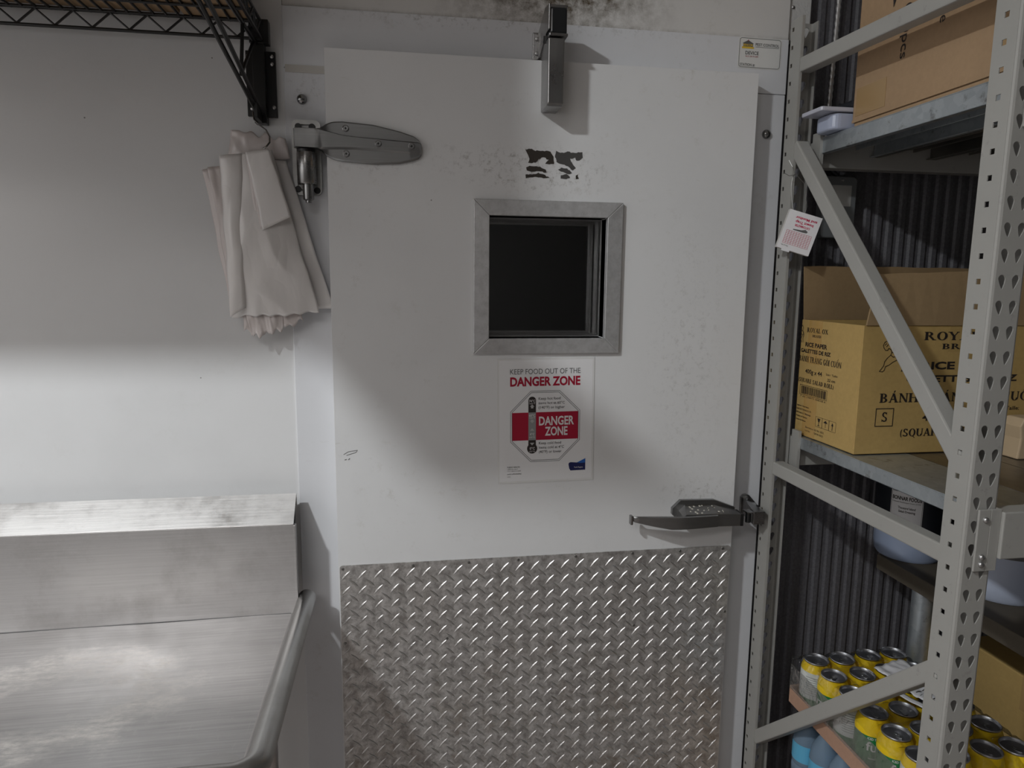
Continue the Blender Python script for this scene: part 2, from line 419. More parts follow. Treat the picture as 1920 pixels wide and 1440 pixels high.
# ceiling lamps: the main round one, then a panel added for fill
o = thing('ceiling_lamp', (LAMP.x, LAMP.y, 3.05), 'round white ceiling lamp above the drainboard side of the room', 'lamp')
MB().lathe([(.11, 0), (.11, -.05), (.10, -.085), (.08, -.085), (.08, -.02)], (LAMP.x, LAMP.y, 3.05), n=28).build('housing', M_ceiling, o, smooth=True)
MB().lathe([(.079, 0), (.079, -.006), (0, -.006)], (LAMP.x, LAMP.y, 2.98), n=24).build('diffuser', M_emit, o)
o = thing('added_fill_panel', (-1.1, -3.0, 3.05), 'added rectangular fill light panel on the ceiling behind the viewer', 'lamp')
MB().box((-1.72, -3.32, 3.01), (-.48, -3.30, 3.05)).box((-1.72, -2.70, 3.01), (-.48, -2.68, 3.05)).box((-1.72, -3.3, 3.01), (-1.70, -2.7, 3.05)).box((-.50, -3.3, 3.01), (-.48, -2.7, 3.05)).build('frame', M_ceiling, o)
MB().box((-1.70, -3.30, 3.015), (-.50, -2.70, 3.03)).build('diffuser', M_emit, o)

# ------------------------------------------------------------------ frame buttons and wires
for (x, z, lab) in ((-.2, 1.9, 'domed steel bolt head on the frame above the hinge'), (.845, 1.873, 'domed steel bolt head on the frame right of the door')):
    tag(MB().lathe([(.0105, 0), (.0105, .002), (.009, .006), (.005, .0085), (0, .0095)], (x, YF-.0005, z), (0, -1, 0), 18).build('bolt_head', M_chrome, smooth=True), lab, 'bolt')
mb = MB().box((-.232, YF-.0012, 1.953), (-.152, YF-.0002, 1.968)); mb.add([(-.232,YF-.0016,1.962),(-.165,YF-.0016,1.958),(-.165,YF-.0016,1.952),(-.232,YF-.0016,1.954)], [(0,1,2,3)])
tag(mb.build('tape_strip', mat('old_clear_tape', (.50, .48, .44), .3)), 'short strip of old yellowed tape beside the door corner', 'tape')

# ------------------------------------------------------------------ door
X0, X1, ZT, ZP = -.148, .793, 1.991, .892
WX0, WX1, WZ0, WZ1 = .155, .487, 1.369, 1.702       # window frame outer
GX0, GX1, GZ0, GZ1 = .189, .451, 1.403, 1.668       # window opening
door = MB()
for a, b in (((X0, 0, .02), (GX0-.001, .0475, ZT)), ((GX1+.001, 0, .02), (X1, .0475, ZT)), ((GX0-.001, 0, .02), (GX1+.001, .0475, GZ0-.001)), ((GX0-.001, 0, GZ1+.001), (GX1+.001, .0475, ZT))):
    door.box(a, b)
dm = MB()
# one continuous leaf with the window hole cut in it
o4 = [(X0, .02), (X1, .02), (X1, ZT), (X0, ZT)]; i4 = [(GX0, GZ0), (GX1, GZ0), (GX1, GZ1), (GX0, GZ1)]
vs = []; fs = []
for y in (0, .0475):
    vs += [(a, y, b) for a, b in o4]+[(a, y, b) for a, b in i4]
for i in range(4):
    j = (i+1) % 4
    fs += [(i, j, j+4, i+4), (8+j, 8+i, 12+i, 12+j), (j, i, i+8, j+8), (i+4, j+4, j+12, i+12)]
dm.add(vs, fs)
D = struct(dm.build('door_1', M_door, bev=.0012))
D['label'] = 'white insulated walk-in cooler door with a small window and tread plate'
# inner door body through the opening (plug) with the window tunnel
mb = MB(); T = .15
for i in range(4):
    j = (i+1) % 4; a, b = i4[i], i4[j]
    mb.add([(a[0], .0, a[1]), (b[0], .0, b[1]), (b[0], T, b[1]), (a[0], T, a[1])], [(0, 1, 2, 3)])
mb.build('window_tunnel', M_alu, D)
M_wframe = mat('mill_aluminium_frame', (.55, .55, .555), .45, .55)
t = NT(M_wframe); n = t.noise(t.coord(), 55, 8, .75); t.color(t.mix(t.ramp(n, .4, .7), (.58, .58, .585), (.44, .44, .44))); t.bump(n, .1, .001)
def mitre(name, a, b, c, d, y0, y1):
    m = MB(); m.add([(a[0], y0, a[1]), (b[0], y0, b[1]), (c[0], y1, c[1]), (d[0], y1, d[1]),
                     (a[0], 0, a[1]), (b[0], 0, b[1]), (c[0], 0, c[1]), (d[0], 0, d[1])],
                    [(0,1,2,3),(7,6,5,4),(0,4,5,1),(1,5,6,2),(2,6,7,3),(3,7,4,0)])
    return m.build(name, M_wframe, D, bev=.0015, fix=True)
O = [(WX0, WZ0), (WX1, WZ0), (WX1, WZ1), (WX0, WZ1)]; g = .0007
for i in range(4):
    j = (i+1) % 4
    mitre('window_frame_side', O[i], O[j], i4[j], i4[i], -.010, -.013)
for (y, k) in ((.035, .004), (.075, .006), (.125, .008)):     # aluminium spacers between the panes
    mb = MB()
    A = [(GX0+.0002, GZ0+.0002), (GX1-.0002, GZ0+.0002), (GX1-.0002, GZ1-.0002), (GX0+.0002, GZ1-.0002)]; B = [(GX0+k, GZ0+k), (GX1-k, GZ0+k), (GX1-k, GZ1-k), (GX0+k, GZ1-k)]
    vs = [(a, yy, b) for yy in (y, y+.010) for a, b in A+B]; fs = []
    for i in range(4):
        j = (i+1) % 4; fs += [(i, j, j+4, i+4), (8+j, 8+i, 12+i, 12+j), (i+4, j+4, j+12, i+12)]
    mb.add(vs, fs).build('pane_spacer', M_alu, D)
for y in (.030, .070): MB().box((GX0+.001, y, GZ0+.001), (GX1-.001, y+.004, GZ1-.001)).build('window_pane', M_glass, D)
# kick plate of diamond tread aluminium
PX0, PX1, PZ0 = X0+.003, X1-.003, .03
mb = MB().prism(rrect(PX0, PZ0, PX1, ZP, .006, 3), (0, -.0002, 0), (1, 0, 0), (0, 0, 1), (0, -1, 0), .0022)
KP = mb.build('kick_plate', M_tread, D)
mb = MB(); pt = .0362; yb = -.0024
def lug(cx, cz, s):
    d = Vector((math.cos(s), 0, math.sin(s))); q = Vector((-math.sin(s), 0, math.cos(s))); c = Vector((cx, yb, cz))
    Lh, W = .0152, .0027; up_ = Vector((0, -.0016, 0))
    b = [c-d*Lh, c-d*Lh*.45-q*W*.8, c-q*W, c+d*Lh*.45-q*W*.8, c+d*Lh, c+d*Lh*.45+q*W*.8, c+q*W, c-d*Lh*.45+q*W*.8]
    tt = [c-d*Lh*.6+up_*.8, c-q*W*.35+up_, c+d*Lh*.6+up_*.8, c+q*W*.35+up_]
    mb.add(b+tt, [(0,1,8),(1,2,9,8),(2,3,10,9),(3,4,10),(4,5,10),(5,6,11,10),(6,7,8,11),(7,0,8),(8,9,10,11)])
nx = int((PX1-PX0)/pt); nzr = int((ZP-PZ0)/pt)
for i in range(nx+1):
    for j in range(nzr+1):
        cx = PX0+.012+i*pt; cz = ZP-.024-j*pt
        if cx < PX1-.012 and cz > PZ0+.012: lug(cx, cz, .82)
        if cx+pt/2 < PX1-.012 and cz-pt/2 > PZ0+.012: lug(cx+pt/2, cz-pt/2, -.72)
mb.build('tread_pattern', M_lug, KP, kind='stuff')
for (x, z) in ((-.138, .884), (.018, .884), (.146, .884), (.262, .884), (.40, .885), (.54, .885), (.66, .885), (.77, .885), (-.137, .705), (.785, .72), (.095, .70), (.55, .70)):
    MB().lathe([(.0034, 0), (.003, .0014), (.0008, .0016), (.0006, .0004)], (x, yb, z), (0, -1, 0), 10).build('plate_screw', M_wire, KP)

# tape / paint residue above the window
def blob(pts, seed, jit=.0016):
    out = []; n = len(pts)
    for i in range(n):
        a, b = Vector(pts[i]), Vector(pts[(i+1) % n]); L = (b-a).length; k = max(1, int(L/.0035))
        for q in range(k):
            p = a+(b-a)*(q/k); p = p+Vector((nz3(p.x*300, p.y*300, seed), nz3(p.x*300, p.y*300, seed+9)))*jit*1.6; out.append((p.x, p.y))
    return out
res = [[(.267,1.809),(.278,1.810),(.296,1.806),(.309,1.808),(.322,1.806),(.329,1.796),(.330,1.780),(.312,1.780),(.318,1.788),(.308,1.794),(.296,1.788),(.290,1.781),(.274,1.782),(.276,1.790)],
       [(.334,1.808),(.348,1.804),(.360,1.808),(.376,1.805),(.392,1.808),(.394,1.796),(.384,1.788),(.376,1.795),(.366,1.792),(.370,1.784),(.378,1.774),(.372,1.768),(.362,1.776),(.350,1.780),(.338,1.782),(.332,1.795)],
       [(.269,1.772),(.280,1.775),(.300,1.773),(.311,1.767),(.313,1.762),(.296,1.764),(.280,1.763),(.271,1.766)],
       [(.267,1.756),(.282,1.757),(.296,1.760),(.310,1.757),(.321,1.750),(.300,1.751),(.284,1.751),(.268,1.750)],
       [(.340,1.769),(.352,1.774),(.362,1.769),(.370,1.762),(.360,1.760),(.350,1.763)],
       [(.346,1.757),(.358,1.760),(.366,1.755),(.366,1.751),(.347,1.750)],
       [(.380,1.757),(.383,1.760),(.386,1.752),(.381,1.751)]]
for k, r in enumerate(res):
    MB().flat(blob(r, k*3.1), (0, -.0004, 0), (1, 0, 0), (0, 0, 1), .0002).build('residue_patch', M_residue if k not in (1, 4, 5) else mat('grey_residue', (.07, .068, .066), .45), D)
# pen scribbles near the hinge side
MB().tube([(-.13, -.0006, 1.148), (-.12, -.0006, 1.154), (-.10, -.0006, 1.157), (-.104, -.0006, 1.152), (-.124, -.0006, 1.146)], .0005, 4).tube([(-.128, -.0006, 1.136), (-.124, -.0006, 1.137)], .0008, 4).tube([(-.120, -.0006, 1.136), (-.117, -.0006, 1.139)], .0008, 4).build('pen_mark', M_inkgrey, D, kind='stuff')

# hinge
H = bpy.data.objects.new('hinge', None); COL.objects.link(H); H.parent = D; H['label'] = 'brushed cam-lift strap hinge on the upper left of the door'
def ringplate(mb, outer, inner, y0, y1):
    n = len(outer); vs = [(a, y, b) for y in (y0, y1) for a, b in list(outer)+list(inner)]; fs = []
    for i in range(n):
        j = (i+1) % n; fs += [(i, j, j+n, i+n), (2*n+j, 2*n+i, 3*n+i, 3*n+j), (j, i, i+2*n, j+2*n), (i+n, j+n, j+3*n, i+3*n)]
    return mb.add(vs, fs)
mb = MB(); mb.prism(rrect(-.2215, 1.704, -.163, 1.857, .012, 5), (0, YF-.0005, 0), (1, 0, 0), (0, 0, 1), (0, -1, 0), .006)
hp = mb.build('frame_plate', M_cast, H, bev=.0015, fix=True)
mb = MB(); ringplate(mb, rrect(-.2215, 1.704, -.163, 1.857, .012, 5), rrect(-.2125, 1.713, -.172, 1.848, .006, 5), YF-.0065, YF-.013).build('plate_rim', brushed('worn_cast_rim', (.5, .5, .49), .42, (60, 60, 60), .3), H, fix=True)
for (x, z) in ((-.208, 1.843), (-.180, 1.843), (-.212, 1.716), (-.173, 1.714)):
    MB().lathe([(.0068, 0), (.0068, .0008), (0, .0008)], (x, YF-.0133, z), (0, -1, 0), 16).build('screw_hole', M_black, H)
HX, HY = -.190, .010
MB().lathe([(.0, 0), (.0185, 0), (.0195, .0015), (.0195, .062), (.0185, .064), (0, .064)], (HX, HY, 1.723), n=28).build('knuckle', M_chrome, H, smooth=True)
MB().lathe([(0, -.004), (.006, -.004), (.006, 0), (.0108, .002), (.0112, .004), (.0112, .035), (0, .035)], (HX+.002, HY, 1.690), n=24).build('hinge_pin', M_chrome, H, smooth=True)
MB().lathe([(0, 0), (.0180, 0), (.0180, .005), (0, .005)], (HX, HY, 1.787), n=24).build('collar', M_black, H, smooth=True)
# strap: profile in XZ, raised centre band
def lerpc(xs, zs, x):
    for i in range(len(xs)-1):
        if xs[i] <= x <= xs[i+1]:
            u = (x-xs[i])/(xs[i+1]-xs[i]); u = u*u*(3-2*u) if False else u; return zs[i]+(zs[i+1]-zs[i])*u
    return zs[-1]
tx = [-.209, -.165, -.157, -.148, -.135, -.115, -.052, 0, .029, .040, .0455]; tz = [1.831, 1.831, 1.834, 1.841, 1.8465, 1.848, 1.844, 1.8335, 1.825, 1.818, 1.809]
bz = [1.794, 1.793, 1.789, 1.779, 1.7725, 1.769, 1.7655, 1.7685, 1.7755, 1.780, 1.788]
ux = [-.209, -.165, -.14, -.12, -.09, .045]; uz = [1.831, 1.831, 1.8265, 1.8215, 1.8185, 1.8115]
lx = [-.209, -.165, -.14, -.12, -.09, .045]; lz = [1.794, 1.793, 1.7935, 1.7945, 1.795, 1.7895]
N = 46; vs = []; fs = []
for i in range(N+1):
    x = -.209+(.0455+.209)*i/N
    Zt, Zb, Zu, Zl = lerpc(tx, tz, x), lerpc(bx if False else tx, bz, x), lerpc(ux, uz, x), lerpc(lx, lz, x)
    Zu = min(Zu, Zt-.0004); Zl = max(Zl, Zb+.0004)
    f = max(0, min(1, (x+.165)/.02)); yc = -.0155 if x < -.15 else -.0155+.004*(x+.15)/.195
    ys = -.0095*(f)+yc*(1-f) if x < -.145 else -.0095
    yback = -.0004 if x > -.146 else .012
    row = [(x, yback, Zt), (x, ys*.75, Zt-.0003), (x, ys, Zt-.003 if Zt-Zu > .006 else (Zt+Zu)/2), (x, ys+.0005, Zu+.0003), (x, yc, Zu-.002), (x, yc, Zl+.0015), (x, ys, Zl-.0025 if Zl-Zb > .003 else (Zl+Zb)/2), (x, ys, Zb+.003 if Zl-Zb > .006 else (Zb+Zl)/2-.0001), (x, ys*.7, Zb), (x, yback, Zb)]
    vs += row
k = 10
for i in range(N):
    for j in range(k-1): fs.append((i*k+j, (i+1)*k+j, (i+1)*k+j+1, i*k+j+1))
fs += [tuple(range(k)), tuple(N*k+j for j in range(k))[::-1]]
MB().add(vs, fs).build('strap', brushed('satin_strap_metal', (.27, .27, .27), .36, (5, 5, 200), .1), H, smooth=True, angle=32)
MB().lathe([(0, 0), (.0185, 0), (.0185, .0365), (0, .0365)], (-.195, .0045, 1.7945), n=24).build('strap_barrel', M_alu, H, smooth=True)
for (x, z, y) in ((-.108, 1.834, -.0096), (-.108, 1.784, -.0096), (-.043, 1.806, -.0135), (.025, 1.8035, -.0121)):
    s_ = MB().lathe([(.0068, 0), (.0068, .0012), (.0055, .0016), (.005, .0006), (0, .0006)], (x, y, z), (0, -1, 0), 18).build('strap_screw', M_chrome, H, smooth=True)
    MB().lathe([(.0022, 0), (.0022, .0008), (0, .0008)], (x, y-.0006, z), (0, -1, 0), 6).build('screw_recess', M_black, s_)

# door closer: bracket on the frame, arm box with hood, body on the door
K = thing('door_closer', (.31, .045, 1.9), 'narrow grey metal door closer at the top of the white door', 'door closer')
mb = MB().box((.288, YF-.0005, 2.004), (.306, YF-.0065, 2.060)); br = mb.build('bracket', M_chrome, K, bev=.0008)
for z in (2.047, 2.017):
    MB().lathe([(.0042, 0), (.004, .002), (.0015, .003), (0, .003)], (.297, YF-.0065, z), (0, -1, 0), 14).build('bracket_screw', M_alu, br, smooth=True)
MB().prism([(.044, 2.056), (.044, 2.006), (.02, 2.006), (-.045, 2.030), (-.072, 2.03), (-.072, 2.078), (-.03, 2.084)], (.299, 0, 0), (0, 1, 0), (0, 0, 1), (1, 0, 0), .0035).build('side_plate', M_chrome, K, bev=.0006, fix=True)
MB().box((.302, -.072, 2.022), (.337, -.018, 2.072)).build('hood', M_black_gloss, K, bev=.004, seg=3)
MB().box((.3005, -.070, 2.071), (.3385, -.012, 2.078)).build('hood_cap', M_chrome, K, bev=.002)
MB().box((.3005, -.0735, 2.0175), (.3385, -.030, 2.023)).build('hood_lip', M_chrome, K, bev=.001)
MB().prism([(-.070, 2.015), (-.070, 1.888), (-.064, 1.884), (-.0005, 1.884), (-.0005, 1.990), (-.02, 2.015)], (.299, 0, 0), (0, 1, 0), (0, 0, 1), (1, 0, 0), .034).build('body', brushed('closer_metal', (.36, .36, .36), .3, (60, 60, 8), .06), K, bev=.0025, seg=3, fix=True)
MB().tube([(.30, -.04, 2.012), (.30, -.045, 2.025)], .006, 8).build('pivot', M_black, K)

# door handle with latch
G = bpy.data.objects.new('latch_handle', None); COL.objects.link(G); G.parent = D; G['label'] = 'grey pull handle latch on the right edge of the door'
poly = [(.632, .981), (.632, .996), (.652, 1.015), (.738, 1.013), (.792, .992), (.792, .962), (.722, .955), (.655, .958)]
M_latch = brushed('latch_dark_metal', (.30, .30, .30), .34, (8, 60, 60), .06)
MB().prism(poly, (0, -.0003, 0), (1, 0, 0), (0, 0, 1), (0, -1, 0), .010).build('mounting_plate', M_latch, G, bev=.001, fix=True)
# body sloping out from the plate
mb = MB(); A = [(.640, .972), (.648, .990), (.664, 1.004), (.734, 1.003), (.790, .988), (.790, .962), (.722, .960), (.660, .962)]
B = [(.640, .968), (.646, .985), (.652, .9905), (.728, .9895), (.790, .9865), (.790, .9575), (.722, .9585), (.655, .9625)]
n = 8; mb.add([(a, -.010, b) for a, b in A]+[(a, -.046, b) for a, b in B], [tuple(range(n)), tuple(range(2*n-1, n-1, -1))]+[(i, (i+1) % n, (i+1) % n+n, i+n) for i in range(n)])
mb.build('latch_body', M_latch, G, bev=.0012, fix=True)
MB().box((.7895, -.046, .9575), (.797, -.010, .9865)).build('latch_end', M_black, G)
# lever: tapered curved blade
vs = []; fs = []; N = 22
for i in range(N+1):
    u = i/N; x = .5195+u*(.728-.5195)
    zt = .9915-.006*0+(.9905-.9915)*u+.0015*math.sin(u*PI); zb = .981-.021*min(1, u*2.2)**.75
    yc = -.041-.020*math.sin(min(1, u*1.25)*PI/2)+.022*max(0, u-.55)
    th = .004+.006*min(1, u*3)
    if i == 0: yc += .004
    vs += [(x, yc-th/2, zt-.002), (x, yc, zt), (x, yc+th/2, zt-.002), (x, yc+th/2, zb+.002), (x, yc, zb), (x, yc-th/2, zb+.002)]
for i in range(N):
    for j in range(6): fs.append((i*6+j, i*6+(j+1) % 6, (i+1)*6+(j+1) % 6, (i+1)*6+j))
fs += [tuple(range(6))[::-1], tuple(N*6+j for j in range(6))]
MB().add(vs, fs).build('lever', M_latch, G, smooth=True, angle=50)
MB().box((.517, -.047, .972), (.5235, -.033, .994)).build('lever_tip', M_chrome, G, bev=.002)
for x, z in ((.672, .9985), (.730, .9985)):
    MB().lathe([(.0042, 0), (.004, .002), (0, .003)], (x, -.0175, z), (0, -.5, .87), 12).build('handle_screw', M_wire, G, smooth=True)
mb = MB(); random.seed(3)
for k in range(20):
    x = random.gauss(.70, .025); y = random.uniform(-.043, -.016); z = 1.0038-(-.010-y)/.036*.0135
    if .66 < x < .76: mb.lathe([(.0012+random.random()*.0025, 0), (.001, .0016), (0, .002)], (x, y, z), (0, -.3, 1), 5)
mb.build('crumb_debris', mat('pale_crumbs', (.45, .43, .38), .8), G, kind='stuff')
# strike on the frame
K2 = thing('latch_strike', (.84, YF, .98), 'metal strike bracket on the frame right of the door handle', 'strike')
mb = MB().prism([(.834, .950), (.834, .998), (.840, 1.005), (.848, 1.006), (.856, 1.003), (.884, .972), (.884, .950)], (0, YF-.0005, 0), (1, 0, 0), (0, 0, 1), (0, -1, 0), .007); mb.build('strike_plate', M_chrome, K2, bev=.001, fix=True)
mb = MB().add([(.838, YF-.007, .998), (.872, YF-.007, .984), (.872, YF-.007, .958), (.838, YF-.007, .956), (.822, -.046, .990), (.851, -.046, .9905), (.851, -.046, .959), (.822, -.046, .959)],
       [(0,1,2,3),(7,6,5,4),(0,4,5,1),(1,5,6,2),(2,6,7,3),(3,7,4,0)]); mb.build('strike_arm', M_chrome, K2, bev=.0012, fix=True)
MB().lathe([(0, 0), (.0065, 0), (.0065, .026), (0, .026)], (.8145, -.034, .962), n=16).build('roller', M_black_gloss, K2, smooth=True)
MB().box((.806, -.045, .9865), (.825, -.020, .9895)).build('roller_tab', M_chrome, K2)
s_ = MB().lathe([(.0075, 0), (.007, .0025), (.004, .003), (.0035, .0015), (0, .0015)], (.846, YF-.0074, .995), (0, -1, 0), 16).build('strike_screw', M_alu, K2, smooth=True)

# ------------------------------------------------------------------ poster on the door
PO = thing('food_safety_poster', (.324, -.001, 1.07), 'laminated white food safety poster with red danger zone band on the door', 'poster')
ca = math.radians(.75)
PX = Vector((math.cos(ca), 0, math.sin(ca))); PZ = Vector((-math.sin(ca), 0, math.cos(ca)))
TL = Vector((.2130, -.0012, 1.3525))
def pp(x, v): return TL+PX*(x/1000)-PZ*(v/1000)      # millimetres from the sheet's top left corner
def pflat(mb, pts, lift=.0003): return mb.flat([(x/1000, -v/1000) for x, v in pts], TL, PX, PZ, lift)
def pring(mb, a, b, lift=.0003): return mb.ring([(x/1000, -v/1000) for x, v in a], [(x/1000, -v/1000) for x, v in b], TL, PX, PZ, lift)
def ptext(mb, s, x, v, w, h, bold=0, lift=.0004): return mb.text(s, pp(x, v), PX, PZ, None if w is None else w/1000, h/1000, bold=bold, lift=lift)
MB().prism([(x/1000, -v/1000) for x, v in ((-4, -4), (220, -4), (220, 284), (-4, 284))], TL, PX, PZ, (0, 1, 0), .0008).build('laminate', M_lam, PO)
MB().prism([(0, 0), (.216, 0), (.216, -.2794), (0, -.2794)], TL-Vector((0, .0002, 0)), PX, PZ, (0, 1, 0), .0002).build('sheet', M_white, PO)
TL = TL-Vector((0, .0003, 0))
mb = MB(); ptext(mb, 'KEEP FOOD OUT OF THE', 25, 31.5, 162, 12.6)
oo = [(72, 70), (139, 70), (187, 117), (187, 187), (139, 235), (72, 235), (25, 187), (25, 117)]
def shrink(P, d):
    cx, cy = 106, 152.5; out = []
    n = len(P)
    for i in range(n):
        a, b, c = Vector(P[i-1]), Vector(P[i]), Vector(P[(i+1) % n])
        e1, e2 = (b-a).normalized(), (c-b).normalized(); n1, n2 = Vector((-e1.y, e1.x)), Vector((-e2.y, e2.x)); k = (n1+n2); k = k/k.length_squared*2
        out.append(tuple(b+k*d))
    return out
pring(mb, oo, shrink(oo, 1.0)); pring(mb, shrink(oo, 3.4), shrink(oo, 4.4))
for i, s in enumerate(('Keep hot food', 'items hot at 60°C', '(140°F) or higher')): ptext(mb, s, 90, 91+i*10.2, (51, 61, 61)[i], 6.4, .008)
for i, s in enumerate(('Keep cold food', 'items cold at 4°C', '(40°F) or lower')): ptext(mb, s, 91, 194.5+i*10.2, (52, 59, 53)[i], 6.4, .008)
ptext(mb, 'PUBLIC HEALTH', 17.6, 247, 29, 2.9, .02); ptext(mb, '1-800-361-5653', 17.6, 251.5, 24, 2.4); ptext(mb, 'TTY 1-866-512-6228', 17.6, 256, 31, 2.4); ptext(mb, 'york.ca/foodsafety', 17.6, 263, 33, 2.6, .02); ptext(mb, '03/2013', 17.6, 269, 8, 1.8)
mb.build('black_print', M_inkgrey, PO, kind='stuff')
mb = MB(); ptext(mb, 'DANGER ZONE', 25, 58, 162, 20.5, .035); pflat(mb, [(29.5, 119.5), (182.5, 119.5), (182.5, 184), (29.5, 184)], .0002); mb.build('red_print', M_red, PO, kind='stuff')
circ = lambda cx, cy, r, n=20, a0=0, a1=360: [(cx+r*math.cos(math.radians(a0+(a1-a0)*k/n)), cy+r*math.sin(math.radians(a0+(a1-a0)*k/n))) for k in range(n+(a1-a0 != 360))]
mb = MB(); pflat(mb, circ(75.3, 91.7, 8.7, 16, 180, 360)+[(84, 119.5), (66.6, 119.5)], .0004); pflat(mb, [(66.6, 184), (84, 184), (84, 196), (66.6, 196)], .0004); pflat(mb, circ(75.3, 203.5, 11.8, 24), .00045); mb.build('thermometer_black', M_ink, PO, kind='stuff')
mb = MB(); pflat(mb, [(66.6, 119.5), (84, 119.5), (84, 184), (66.6, 184)], .0004); mb.build('thermometer_grey', M_grey, PO)
mb = MB(); pflat(mb, [(75.3, 101), (70, 106), (72.5, 106), (72.5, 110), (78, 110), (78, 106), (80.6, 106)], .0006); pflat(mb, [(75.3, 144), (70, 139), (72.5, 139), (72.5, 136), (78, 136), (78, 139), (80.6, 139)], .0006)
pflat(mb, [(75.3, 156), (70, 162), (80.6, 162)], .0006); pflat(mb, [(75.3, 196), (70, 190), (80.6, 190)], .0006); mb.build('arrow_print', mat('light_grey_print', (.42, .42, .42), .5), PO, kind='stuff')
mb = MB(); ptext(mb, '74°C', 68, 96, 14.5, 6, .012, .0007); ptext(mb, '60°C', 68, 129, 14.5, 5.6, .012, .0007); ptext(mb, '4°C', 70, 172.5, 11, 5.6, .012, .0007); ptext(mb, '0°C', 69.6, 206, 12, 5.8, .012, .0007)
ptext(mb, '165°F', 68.5, 100.5, 13.5, 3, 0, .0007); ptext(mb, '140°F', 68.5, 133.5, 13.5, 3, 0, .0007); ptext(mb, '(40°F)', 68.5, 178.5, 13.5, 3.2, 0, .0007); ptext(mb, '(32°F)', 68.8, 212, 13, 3.4, 0, .0007)
ptext(mb, 'DANGER', 91, 149.5, 82, 20.5, .028, .0007); ptext(mb, 'ZONE', 105, 173.8, 53, 20.5, .028, .0007)
ptext(mb, 'York Region', 174, 253.5, 21, 3.2, .01, .0008); mb.build('white_lettering', M_whiteprint, PO, kind='stuff')
mb = MB(); pflat(mb, [(161, 245), (162, 241), (166, 239.6), (180, 241), (201, 239.5), (201, 259), (166, 259.5), (163, 255)], .0003); mb.build('navy_logo', M_blue, PO)
mb = MB(); pflat(mb, [(181, 241), (201, 231.5), (201, 242), (190, 242.5)], .0005); mb.build('blue_logo', M_blue2, PO)

# ------------------------------------------------------------------ pest control sticker on the frame
ST = thing('pest_control_sticker', (.818, .049, 2.015), 'small white pest control sticker on the frame at the upper right', 'sticker')
SX, SZ = Vector((math.cos(-.01), 0, math.sin(-.01))), Vector((-math.sin(-.01), 0, math.cos(-.01))); SO = Vector((.7645, YF-.0006, 2.016))
MB().prism(rrect(0, 0, .105, .0675, .006, 5), SO+Vector((0, .0004, 0)), SX, SZ, (0, -1, 0), .0004).build('label_sheet', mat('sticker_white', (.72, .72, .70), .35), ST)
mb = MB(); mb.ring(rrect(.002, .002, .103, .0655, .006, 5), rrect(.003, .003, .102, .0645, .005, 5), SO, SX, SZ, .0004)
st = lambda s, x, z, w_, h, b=0: mb.text(s, SO+SX*x+SZ*z, SX, SZ, w_, h, bold=b, lift=.0006)
st('PEST CONTROL', .0405, .0495, .058, .0062, .012); st('DEVICE', .017, .030, .0325, .0075, .015); st('STATION #:', .005, .005, .037, .0058, .01)
mb.flat([(.0405, .0468), (.0985, .0468), (.0985, .0475), (.0405, .0475)], SO, SX, SZ, .0006); mb.flat([(.0085, .0535), (.0225, .0605), (.0365, .0535), (.0345, .0535), (.0345, .0465), (.0105, .0465), (.0105, .0535)], SO, SX, SZ, .0005)
mb.build('black_lettering', M_inkgrey, ST, kind='stuff')
mb = MB(); mb.flat([(.0215, .0595), (.0225, .0625), (.0235, .0595), (.0225, .0575)], SO, SX, SZ, .0009); mb.text('HLC-20191209', SO+SX*.0175+SZ*.0245, SX, SZ, .031, .0032, lift=.0006); mb.build('red_lettering', M_red, ST, kind='stuff')
mb = MB(); mb.flat([(.008, .0425), (.037, .0425), (.037, .0465), (.008, .0465)], SO, SX, SZ, .0005); mb.text('BENCOR', SO+SX*.0112+SZ*.0478, SX, SZ, .0228, .0048, bold=.02, lift=.0007); mb.build('yellow_lettering', M_yellowprint, ST, kind='stuff')

# ------------------------------------------------------------------ stainless drainboard
M_ledge_lit = brushed('lit_ledge_stainless', (.80, .79, .78), .42, (5, 5, 330), .2, grime=(.5, .49, .48))  # paler copy of the stainless, the ledge's lamp glare put into its colour
SK = thing('stainless_drainboard', (-.6, -.28, 0), 'stainless steel sink drainboard with backsplash and rolled rim below the white wall', 'sink')
XE, XL, ZD, YB, YFR = -.236, -1.70, .803, -.035, -.565
# backsplash + sloped ledge + top return, folded sheet
prof = [(YB, 1.0065), (YB, ZD-.011)]
mb = MB(); n = len(prof)
mb.add([(x, a, b) for x in (XL, XE) for a, b in prof], [(i, i+1, n+i+1, n+i) for i in range(n-1)]).build('backsplash', M_steel, SK, solid=.0016, bev=.0012)
MB().add([(x, a, b) for x in (XL, XE) for a, b in ((.022, 1.030), (.020, 1.0575), (YB, 1.0068))], [(0, 1, 4, 3), (1, 2, 5, 4)]).build('top_ledge', M_ledge_lit, SK, solid=.0016, bev=.001)
# deck
def dk(u, v):
    x = XL+(XE-.012-XL)*u; y = YB+(YFR+.012-YB)*v
    return (x, y, ZD-.010*min(1, max(0, (-x-.3)/1.2))-.002*math.sin(v*PI)+.0012*nz3(x*5, y*5))
MB().grid(dk, 60, 24).build('deck', M_deck, SK, smooth=True)
mb = MB(); mb.tube([(XL, YB-.001, ZD-.0098), (XE-.012, YB-.001, ZD+.0002)], .0008, 5).build('weld_seam', M_inkgrey, SK)
